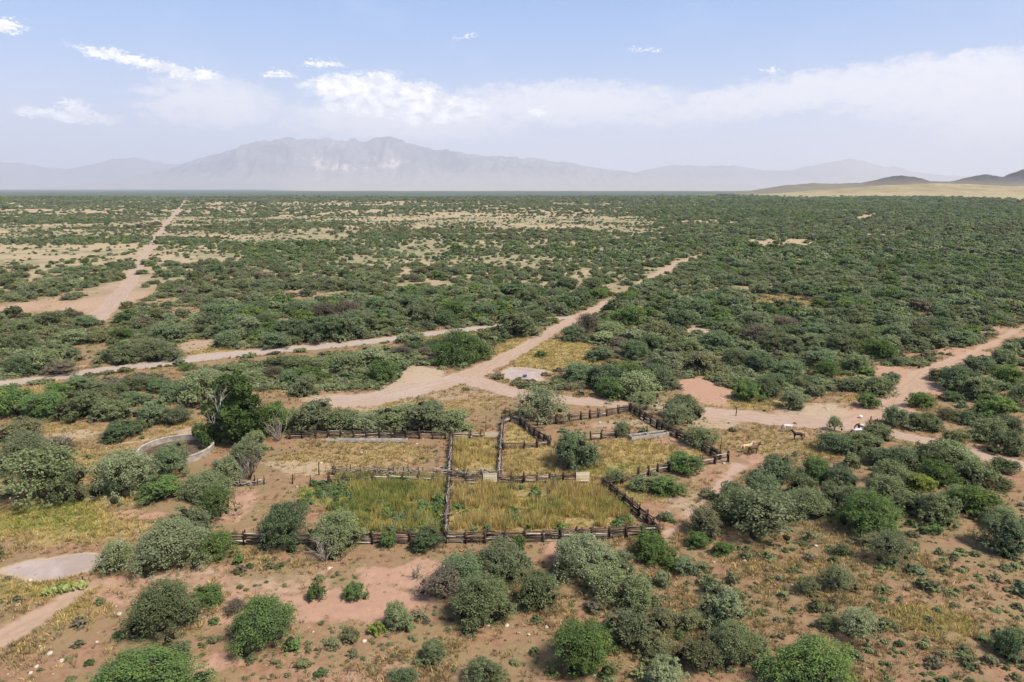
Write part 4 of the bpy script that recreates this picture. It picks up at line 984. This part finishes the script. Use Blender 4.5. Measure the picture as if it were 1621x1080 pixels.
def undergrowth():
    n_ = 60000; y = 150 + 900 * rg.uniform(size=n_) ** 1.5; x = rg.uniform(-1, 1, n_) * (.80 * y + 20)
    W, rd, hue, kind, pen = zone(x, y); op = bare_far(x, y); px, py = proj(x, y, 0)
    p = np.clip(.80 - op * 1.1, 0, 1) * (1 - .93 * sst(px, 1130, 980) * sst(py, 470, 450)) * sst(np.maximum.reduce([W['pale'], W['yell'] * .8, W['red'], pen * 2]), .6, .2) * (rd > .8) * (py < 640); yb = y * (1 + .05); p = p * ~((zone(x * 1.05, yb)[1] < .3) & (py > 505))
    m = rg.uniform(size=n_) < p; x, y, op = x[m], y[m], op[m]; k = len(x)
    s = rg.uniform(1.0, 2.6, k) * (1 + y / 1500); t = .27 + (fbm(x, y, 30, 3, 177) - .5) * .7 + rg.normal(0, .10, k)
    scatter('undergrowth', np.column_stack([x, y]), height(x, y) - .1, np.column_stack([s * 1.25, s, s * rg.uniform(.5, .9, k)]), rg.integers(0, 4, k), np.clip(t, .03, .8), SML, 'low olive undergrowth between the desert shrubs', 'undergrowth')
undergrowth()
def tuft(name, seed, nb_, h, spread, w, lean=.5):
    r = np.random.default_rng(seed); V = []; T = []
    for i in range(nb_):
        a = r.uniform(0, 6.28); q = r.uniform(0, spread); b = np.array([math.cos(a) * q, math.sin(a) * q, -.02]); hh = h * r.uniform(.55, 1.15)
        l = r.uniform(.1, lean) * hh; a2 = a + r.uniform(-.8, .8); tip = b + np.array([math.cos(a2) * l, math.sin(a2) * l, hh]); a3 = r.uniform(0, 3.14); s = np.array([math.cos(a3), math.sin(a3), 0]) * w * r.uniform(.6, 1.2)
        m = b * .45 + tip * .55 + np.array([0, 0, hh * .05])
        V += [b - s * .5, b + s * .5, m + s * .5, m - s * .5, m - s * .5, m + s * .5, tip + s * .12, tip - s * .12]; T += [r.uniform(0, 1)] * 8
    F = np.arange(len(V)).reshape(-1, 4)
    me = mesh_np(name, np.array(V), F, {'leaf': ('FLOAT', 'POINT', np.array(T))}); me.materials.append(M_GRASS); return me
TALL = [tuft('weed_tuft', i, 16, 1.0, .34, .05, .4) for i in range(4)]
LOW = [tuft('grass_tuft', 20 + i, 14, .27, .22, .042, 1.1) for i in range(4)]
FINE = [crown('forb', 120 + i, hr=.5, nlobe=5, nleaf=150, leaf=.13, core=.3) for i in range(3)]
def grass():
    # tall weeds filling the pens
    pts, sc, tn = [], [], []
    dens = {'tall': 7, 'green': 7, 'lane': 4, 'small': 3.6, 'mid': 2.2, 'right': 2.0, 'back': 1.4}
    for k, P in PW.items():
        x0, y0 = P.min(0); x1, y1 = P.max(0); n_ = int((x1 - x0) * (y1 - y0) * dens[k]); x = rg.uniform(x0, x1, n_); y = rg.uniform(y0, y1, n_)
        m = in_poly(x, y, P); x, y = x[m], y[m]; f = fbm(x, y, 5, 3, 91) - (k == 'green') * .45 * sst(x, P[:, 0].min() + 11, P[:, 0].min() + 1) + .0; f2 = fbm(x, y, 1.6, 2, 93); m = rg.uniform(size=len(x)) < sst(f, .26, .48) * (.25 + .95 * sst(f2, .30, .60))
        x, y, f, f2 = x[m], y[m], f[m], f2[m]; pts.append(np.column_stack([x, y]))
        hh = {'tall': 1.15, 'green': 1.05, 'lane': 1.0, 'small': 1.1, 'mid': .8, 'right': .6, 'back': .5}[k] * (.3 + .7 * f + .8 * f2) * rg.uniform(.7, 1.3, len(x))
        w = rg.uniform(.8, 1.3, len(x)); sc.append(np.column_stack([w, w, hh]))
        g = fbm(x, y, 6, 4, 95) * .65 + fbm(x, y, 1.4, 2, 96) * .35; b = {'tall': .50, 'green': .74, 'lane': .72, 'small': .52, 'mid': .44, 'right': .40, 'back': .55}[k]
        tn.append(b + (g - .5) * .9 * (1 if k in ('tall', 'green') else .5) + rg.normal(0, .06, len(x)))
    P = np.concatenate(pts); tn = np.clip(np.concatenate(tn), .02, .98)
    scatter('tall_weeds', P, height(P[:, 0], P[:, 1]) - .03, np.concatenate(sc), rg.integers(0, 4, len(P)), tn, TALL, 'tall yellow and green weeds filling the corral pens', 'weeds', .08)
    # leafy green weeds standing in clumps among the grass of the green pen and the meadow left of the front fence
    q = []
    for P_, n_ in ((PW['green'], 420), (PW['tall'], 160)):
        x0, y0 = P_.min(0); x1, y1 = P_.max(0); x = rg.uniform(x0, x1, n_); y = rg.uniform(y0, y1, n_); f = fbm(x, y, 4, 3, 197); m = in_poly(x, y, P_) & (f > .47); q.append(np.column_stack([x[m], y[m]]))
    Q = np.concatenate(q); k = len(Q); s_ = rg.uniform(.7, 1.7, k)
    scatter('leafy_weeds', Q, height(Q[:, 0], Q[:, 1]) - .05, np.column_stack([s_, s_, rg.uniform(.9, 1.7, k)]), rg.integers(0, 3, k), np.clip(rg.normal(.72, .10, k), 0, 1), FINE, 'leafy green weeds in clumps among the grass of the pens', 'weeds')
    # low grass, thin on bare earth and thick in the meadows
    n_ = 420000; yy = 46 + (300 - 46) * rg.uniform(size=n_) ** 1.35; xx = rg.uniform(-1, 1, n_) * (.80 * yy + 12)
    W, rd, hue, kind, pen = zone(xx, yy); patch = fbm(xx, yy, 6, 4, 71); fine = fbm(xx, yy, 1.3, 2, 73)
    p = .05 + .95 * W['yell'] + .8 * W['gren'] + .55 * sst(patch, .50, .68)
    p = p * sst(np.maximum(W['pale'] * 1.1, W['red'] * .9), .8, .35) * sst(rd, -.3, .6) * (.35 + 1.1 * sst(fine, .35, .65)) * (1 - pen * .6)
    m = rg.uniform(size=n_) < p * .75; x, y = xx[m], yy[m]
    s = rg.uniform(.6, 1.5, len(x)) * (1 + y / 400); t = .16 + .30 * W['yell'][m] + .55 * W['gren'][m] + .25 * (patch[m] - .5) + rg.normal(0, .12, len(x))
    scatter('dry_grass', np.column_stack([x, y]), height(x, y) - .02, np.column_stack([s, s, s * rg.uniform(.6, 1.3, len(x))]), rg.integers(0, 4, len(x)), np.clip(t, 0, .95), LOW, 'low dry grass tufts growing on the red earth', 'grass', .1)
    # small dark forbs and stubby plants on the slope and the clearings
    n_ = 26000; yy = 46 + (230 - 46) * rg.uniform(size=n_) ** 1.3; xx = rg.uniform(-1, 1, n_) * (.80 * yy + 12)
    W, rd, hue, kind, pen = zone(xx, yy); patch = fbm(xx, yy, 10, 4, 171)
    px, py = proj(xx, yy, 0); slope = sst(px, 1100, 1300) * (py > 800) + .5 * (py > 880)
    p = (.03 + .5 * sst(patch, .5, .66) + .5 * slope) * sst(np.maximum(W['pale'], W['red']), .7, .3) * sst(rd, 0, 1) * (1 - pen)
    m = rg.uniform(size=n_) < p * .55; x, y = xx[m], yy[m]; s = rg.uniform(.25, .6, len(x)) + rg.uniform(size=len(x)) ** 8 * 1.2
    t = rg.choice([.12, .18, .22, .26, .3, .38, .3, .74], len(x)) + rg.normal(0, .03, len(x))
    scatter('small_forbs', np.column_stack([x, y]), height(x, y) - .04, np.column_stack([s, s * rg.uniform(.8, 1.2, len(x)), s * rg.uniform(.6, 1.1, len(x))]), rg.integers(0, 3, len(x)), np.clip(t, 0, 1), FINE, 'small dark knee-high plants dotted over the red earth', 'plants')
    # pale stones
    n_ = 3600; yy = 46 + (150 - 46) * rg.uniform(size=n_) ** 1.4; xx = rg.uniform(-1, 1, n_) * (.78 * yy + 8)
    patch = fbm(xx, yy, 8, 3, 271); W, rd, hue, kind, pen = zone(xx, yy)
    m = (rg.uniform(size=n_) < sst(patch, .42, .66) * .7) & (pen < .5) & (rd > .2); x, y = xx[m], yy[m]
    s = .07 + rg.uniform(size=len(x)) ** 4 * .33
    st = []
    for i in range(3):
        v, f = ico(); r2 = np.random.default_rng(i); me = mesh_np('stone', v * (1 + .2 * r2.normal(size=(len(v), 1))) * [1, .8, .55], f); me.materials.append(M_STONE); st.append(me)
    scatter('loose_stones', np.column_stack([x, y]), height(x, y), np.column_stack([s, s, s]), rg.integers(0, 3, len(x)), s, st, 'pale stones lying loose on the red earth', 'stones')
grass()

# ------------------------------------------------------------ the tall tree with bleached branches, and dead snags
def tall_tree():
    X, Y = unproj(372, 702); z = gz(X, Y); e = empty('tall_tree', (X, Y, z)); tag(e, 'tallest dark green tree with bleached dead branches, behind the stock tank', 'tree')
    rg_ = np.random.default_rng(3); H = 13.0
    lob = [(0, 0, 10.4, 2.0), (.9, .2, 9.0, 2.3), (-.6, .4, 8.6, 2.0), (1.6, -.4, 7.0, 2.5), (.2, -.6, 6.6, 2.5), (2.1, .3, 5.0, 2.4), (-1.4, 0, 5.3, 2.2), (.6, -.9, 4.2, 2.5), (1.4, .6, 11.3, 1.3), (-2.6, -.4, 3.6, 1.9), (2.8, -.2, 3.2, 1.9),
           (-.2, -1.2, 2.8, 2.2), (-3.4, -.5, 2.0, 1.6), (-1.9, .2, 7.1, 1.3), (2.2, 0, 8.8, 1.5), (-3.0, 0, 5.0, 1.2), (3.2, .4, 6.3, 1.3)]
    C, D = [], []
    for (a, b, c, r) in lob:
        for s in range(7):
            o = rg_.normal(size=3) * r * .5; rr = r * rg_.uniform(.35, .6); n_ = int(150 * rr * rr) + 60
            d_ = rg_.normal(size=(n_, 3)); d_[:, 2] += .3; d_ /= np.linalg.norm(d_, axis=1, keepdims=True)
            C.append(np.array([a, b, c]) + o * [1, 1, 1.1] + d_ * rr * rg_.uniform(.75, 1.1, (n_, 1))); D.append(d_)
    C = np.concatenate(C); D = np.concatenate(D); k = C[:, 2] > .3; C, D = C[k], D[k]
    N = D + rg_.normal(size=D.shape) * .6; N /= np.linalg.norm(N, axis=1, keepdims=True)
    V, F = leafquads(C, N, .30, rg_); tn = np.clip(vnoise(C[:, 0], C[:, 2], 4) * .6 + rg_.uniform(0, .4, len(C)), 0, 1)
    me = mesh_np('crown', V, F, {'leaf': ('FLOAT', 'POINT', np.repeat(tn, 4))}); me.materials.append(M_TALLLEAF)
    c = link('crown', me, None, e); c['tint'] = .7
    rd_ = random.Random(2); paths = [([(0, 0, -.3), (.1, 0, 3), (.2, 0, 6.5), (.5, 0, 10.5)], [.42, .32, .22, .08])]
    for i in range(12):
        h0 = rd_.uniform(1.5, 8); a = rd_.uniform(0, 6.28); L = rd_.uniform(2, 3.4)
        paths.append(([(.1, 0, h0), (.1 + math.cos(a) * L * .5, math.sin(a) * L * .5, h0 + .9), (.1 + math.cos(a) * L, math.sin(a) * L, h0 + 1.6)], [.14, .09, .03]))
    V, F = tube_np(paths, 7); me = mesh_mixed('trunk', V, F); me.materials.append(M_TRUNK); link('trunk', me, None, e)
    for (ox, oz, s, sd_) in ((-1.5, 6.6, 7.5, 3), (-2.6, 4.3, 4.2, 8), (-.8, 3.0, 3.5, 12)):
        me = snag_mesh('dead_branch', sd_, 4, M_BLEACH, .017, .9, .55); o = link('dead_branch', me, None, e); o.location = (ox, -2.0, oz); o.scale = (s * .9, s * .55, s)
        o['label'] = 'bare bleached dead branches'
M_BLEACH = mat_plain('bleached_branch', (.38, .34, .28), (.56, .52, .45), 3)
M_TALLLEAF = mat_leaf('tall_tree_leaf', [(0, (.024, .034, .014)), (.5, (.040, .058, .020)), (.7, (.046, .070, .022)), (1, (.08, .105, .035))], .25)
tall_tree()
def snag(px, py, wpx, hpx, label, seed, mat=None, n=9):
    X, Y = unproj(px, py); r = rng_m(px, py); w = wpx * r / FPX; h = hpx * r / FPX
    me = snag_mesh('dead_shrub', seed, n, mat or M_STICK, .014); o = link('dead_shrub', me); o.location = (X, Y + w * .2, gz(X, Y)); o.scale = (w * 1.5, w * 1.5, h * 1.9); tag(o, label, 'dead shrub', 'leafless dead shrubs')
snag(78, 732, 62, 42, 'grey tangled dead shrub behind the big left-edge mesquites', 31)
snag(392, 762, 36, 52, 'tall grey dead branches leaning over the collapsed stick fence', 32)
snag(512, 894, 46, 40, 'dark dead branch pile at the foot of a mesquite in front of the rail fence', 33)
snag(522, 880, 22, 46, 'pale forked dead limb rising through a mesquite by the front fence', 34, M_BLEACH, 3)
snag(745, 985, 46, 60, 'silvery dead stems inside the big foreground mesquite clump', 35)
snag(655, 684, 40, 36, 'grey bare branches in the tree row behind the long trough', 36)
snag(440, 700, 34, 36, 'grey bare branches just left of the back rail fence', 37)
def fallen(px0, py0, px1, py1, label):
    a, b = unproj(px0, py0), unproj(px1, py1); o = stick_between('fallen_log', PALERAILS, (a[0], a[1], gz(*a) + .10), (b[0], b[1], gz(*b) + .14), .09, None); tag(o, label, 'log', 'fallen logs')
fallen(1118, 815, 1137, 806, 'short pale fallen log beside the foot path right of the corral')
fallen(118, 786, 150, 788, 'long dark fallen trunk in the yellow grass left of the tank')

# ------------------------------------------------------------ cholla and prickly pear
M_CHOLLA = mat_plain('cholla_skin', (.17, .17, .10), (.34, .31, .20), 8)
M_CHOLLAB = mat_plain('dry_cholla', (.10, .06, .04), (.19, .12, .08), 8)
M_PEAR = mat_plain('prickly_pear_pad', (.17, .21, .06), (.33, .36, .13), 2.5, .6)
def cholla(px, py, h, m, label, seed, n=14):
    X, Y = unproj(px, py); e = empty('cholla', (X, Y, gz(X, Y))); tag(e, label, 'cactus', 'cholla cacti in the red clearing'); r = random.Random(seed)
    V, F = tube_np([([(0, 0, -.1), (.03, 0, h * .25), (0, .02, h * .5)], [.11, .10, .08])], 7); me = mesh_mixed('stem', V, F); me.materials.append(m); link('stem', me, None, e)
    for i in range(n):
        a = r.uniform(0, 6.28); z0 = h * r.uniform(.15, .5); L = h * r.uniform(.35, .65)
        P = [(0, 0, z0), (math.cos(a) * L * .5, math.sin(a) * L * .5, z0 + L * .3), (math.cos(a) * L * .75, math.sin(a) * L * .75, z0 + L * .85)]
        V, F = tube_np([(P, [.05, .06, .035])], 6); me = mesh_mixed('arm', V, F); me.materials.append(m); link('arm', me, None, e)
cholla(660, 915, 1.9, M_CHOLLA, 'pale-tipped cholla cactus on a green tuft in the red clearing', 1)
cholla(724, 904, 1.3, M_CHOLLAB, 'small brown cholla cactus right of the pale one', 2, 9)
def pear():
    X, Y = unproj(104, 936); e = empty('prickly_pear', (X, Y, gz(X, Y))); tag(e, 'yellow-green prickly pear cactus on the bank below the dry mud flat', 'cactus'); r = random.Random(9)
    bm = bmesh.new(); bmesh.ops.create_uvsphere(bm, u_segments=8, v_segments=5, radius=1)
    bmesh.ops.scale(bm, vec=(.20, .05, .26), verts=bm.verts); bmesh.ops.translate(bm, vec=(0, 0, .24), verts=bm.verts); me = bpy.data.meshes.new('pad'); bm.to_mesh(me); bm.free(); me.materials.append(M_PEAR)
    for i in range(110):
        o = bpy.data.objects.new('pad', me); COL.objects.link(o); o.parent = e; t = r.uniform(-1, 1)
        x = t * 2.0 + r.uniform(-.3, .3); y = t * .9 + r.uniform(-.5, .5)
        o.location = (x, y, r.uniform(0, .42) - .05 + gz(X + x, Y + y) - gz(X, Y)); o.rotation_euler = (r.uniform(-.7, .7), r.uniform(-.6, .6), r.uniform(0, 3.1)); s = r.uniform(.7, 1.15); o.scale = (s, s, s)
pear()
def stump():
    x, y = unproj(1455, 583); o = stick_between('tree_stump', POSTS, (x, y, gz(x, y) - .2), (x + .1, y, gz(x, y) + 1.1), .35, None); tag(o, 'short dark stump standing in the pale dry wash', 'stump')
    x, y = unproj(1362, 661); v, f = ico(); me = mesh_np('white_boulder', v * [.55, .45, .42], f, None, True); me.materials.append(mat_plain('white_rock', (.6, .57, .52), (.75, .72, .67), 3)); o = link('white_boulder', me); o.location = (x, y, gz(x, y) + .2)
    md = o.modifiers.new('s', 'SUBSURF'); md.levels = 1; md.render_levels = 2
    tag(o, 'small white rock on the dirt road beyond the chestnut and white horse', 'rock')
stump()

# ------------------------------------------------------------ horses and cow
def skin_body(name, chains, levels=1):
    """chains: list of [(x,y,z,r), ...]; the first point of later chains names an index of an existing vertex"""
    verts, rad, edges = [], [], []
    idx = {}
    for ch in chains:
        prev = None
        for p in ch:
            if isinstance(p, str): prev = idx[p]; continue
            key = p[4] if len(p) > 4 else None
            verts.append(p[:3]); rad.append(p[3]); i = len(verts) - 1
            if key: idx[key] = i
            if prev is not None: edges.append((prev, i))
            prev = i
    me = bpy.data.meshes.new(name); me.from_pydata(verts, edges, []); o = bpy.data.objects.new(name + '_tmp', me); COL.objects.link(o)
    md = o.modifiers.new('skin', 'SKIN'); md.use_smooth_shade = True
    for i, v in enumerate(me.skin_vertices[0].data): v.radius = (rad[i], rad[i] * 1.0); v.use_root = (i == 0)
    ss_ = o.modifiers.new('sub', 'SUBSURF'); ss_.levels = levels; ss_.render_levels = levels
    dg = bpy.context.evaluated_depsgraph_get(); dg.update(); ev = o.evaluated_get(dg); out = bpy.data.meshes.new_from_object(ev); out.name = name
    bpy.data.objects.remove(o); return out
def horse_meshes(pose):
    if pose == 'graze': neck = [(.78, 0, 1.22, .17), (1.08, 0, .92, .13), (1.25, 0, .62, .12, 'poll'), (1.36, 0, .38, .085), (1.42, 0, .22, .07)]
    else: neck = [(.74, 0, 1.42, .17), (.95, 0, 1.66, .13), (1.08, 0, 1.84, .115, 'poll'), (1.28, 0, 1.70, .095), (1.46, 0, 1.53, .07)]
    st = .12 if pose == 'walk' else 0
    ch = [[(-.05, 0, 1.16, .30, 'mid'), (.28, 0, 1.16, .30, 'girth'), (.52, 0, 1.22, .27, 'sh')] + neck, ['mid', (-.42, 0, 1.20, .29), (-.70, 0, 1.24, .27, 'rump'), (-.88, 0, 1.18, .18)]]
    e = neck[2]
    for s in (-1, 1):
        f = st * s
        ch.append(['sh', (.50, .17 * s, .98, .13), (.52 + f, .17 * s, .56, .065), (.50 + f * 1.6, .17 * s, .16, .045), (.55 + f * 1.6, .17 * s, .03, .06)])
        ch.append(['rump', (-.66, .18 * s, .98, .18), (-.58 - f * .5, .18 * s, .74, .11), (-.80 - f, .18 * s, .50, .065), (-.76 - f * 1.6, .18 * s, .16, .045), (-.70 - f * 1.6, .18 * s, .03, .06)])
        ch.append(['poll', (e[0] - .04, .07 * s, e[2] + .12, .035), (e[0] - .03, .085 * s, e[2] + .20, .015)])
    body = skin_body('body', ch)
    P = [(n[0] - .10, 0, n[2] + .10) for n in neck[:3]]; P = [(.42, 0, 1.45)] + P
    V, F = tube_np([(P, [.05, .075, .07, .04])], 6); mane = mesh_mixed('mane', V, F)
    V, F = tube_np([([(-.92, 0, 1.30), (-1.06, 0, 1.12), (-1.08, 0, .75), (-1.02, 0, .42)], [.05, .075, .085, .02])], 6); tail = mesh_mixed('tail', V, F)
    return body, mane, tail
def coat(name, base, other=None, mode=None):
    m, nb, out = new_mat(name); co = nb.new('ShaderNodeTexCoord').outputs['Object']; n = nb.noise(co, 1.7, 3, .5)
    c = nb.mix(nb.ss(nb.noise(co, 6, 3), .3, .7), tuple(v * .85 for v in base), base)
    if mode == 'patch': c = nb.mix(nb.ss(n, .50, .54), c, other)
    if mode == 'head':
        sp = nb.new('ShaderNodeSeparateXYZ'); nb.l.new(co, sp.inputs[0]); c = nb.mix(nb.ss(nb.m('ADD', sp.outputs[0], nb.m('MULTIPLY', n, .2)), .98, 1.05), c, other)
    if mode == 'rump':
        sp = nb.new('ShaderNodeSeparateXYZ'); nb.l.new(co, sp.inputs[0]); c = nb.mix(nb.m('MULTIPLY', nb.ss(nb.m('ADD', sp.outputs[2], nb.m('MULTIPLY', n, .35)), 1.30, 1.40), nb.ss(sp.outputs[0], .35, .1)), c, other)
    principled(nb, out, c, .6, None, spec=.3); return m
POSE = {p: horse_meshes(p) for p in ('graze', 'stand', 'walk')}
def horse(px, py, rz, pose, mat, hair, label, scale=1.0, sink=0):
    X, Y = unproj(px, py); e = empty('horse', (X, Y, gz(X, Y) - sink), R(rz), scale); tag(e, label, 'horse', 'horses near the corral')
    for me, n, m in zip(POSE[pose], ('body', 'mane', 'tail'), (mat, hair, hair)):
        c = me.copy(); c.materials.clear(); c.materials.append(m); link(n, c, None, e)
H_PAL = coat('palomino_coat', (.56, .40, .20)); H_BAY = coat('bay_coat', (.10, .05, .03)); H_BLK = coat('black_coat', (.012, .010, .010)); H_WHT = coat('white_coat', (.70, .66, .60))
H_WBH = coat('white_brown_head_coat', (.68, .62, .55), (.16, .06, .03), 'head'); H_CHW = coat('chestnut_white_coat', (.17, .05, .025), (.72, .68, .60), 'rump'); H_WKH = coat('white_black_head_coat', (.66, .64, .62), (.015, .012, .012), 'head')
horse(1182, 716, 8, 'walk', H_PAL, H_WHT, 'pale golden horse standing beside a brown horse right of the corral', 1.05)
horse(1193, 719, 12, 'walk', H_BAY, H_BLK, 'dark brown horse walking close in front of the pale golden horse', 1.02)
horse(1247, 684, -12, 'stand', H_WBH, H_BAY, 'white horse with a brown head on the dirt road', 1.05)
horse(1262, 697, 172, 'stand', H_BLK, H_BLK, 'black horse standing in dry grass near the white one', 1.05)
horse(1363, 684, 118, 'graze', H_CHW, H_BAY, 'chestnut horse with a white back beside the green shrub', 1.08)
horse(1377, 676, 60, 'stand', H_BAY, H_BLK, 'dark brown horse beyond the chestnut and white one', .95)
horse(1357, 690, 172, 'graze', H_WKH, H_BLK, 'white horse with a black head behind the low shrubs', 1.0)
def cow():
    X, Y = unproj(1349, 787); e = empty('cow', (X, Y, gz(X, Y)), R(200)); tag(e, 'black cow standing in the shade between mesquite shrubs', 'cow')
    ch = [[(0, 0, 1.0, .36, 'mid'), (.40, 0, 1.02, .33, 'sh'), (.80, 0, 1.10, .20), (1.05, 0, 1.12, .16, 'poll'), (1.30, 0, .98, .11)], ['mid', (-.45, 0, 1.04, .34), (-.80, 0, 1.08, .28, 'rump')]]
    for s in (-1, 1):
        ch.append(['sh', (.45, .2 * s, .8, .13), (.46, .2 * s, .42, .075), (.46, .2 * s, .04, .07)]); ch.append(['rump', (-.75, .2 * s, .8, .17), (-.84, .2 * s, .44, .08), (-.78, .2 * s, .04, .07)])
        ch.append(['poll', (1.02, .17 * s, 1.22, .05), (1.0, .30 * s, 1.20, .03)])
    me = skin_body('body', ch); me.materials.append(H_BLK); link('body', me, None, e)
    V, F = tube_np([([(-1.02, 0, 1.25), (-1.14, 0, 1.0), (-1.14, 0, .55), (-1.12, 0, .35)], [.035, .03, .025, .06])], 6); me = mesh_mixed('tail', V, F); me.materials.append(H_BLK); link('tail', me, None, e)
cow()
print('objects', len(bpy.data.objects))
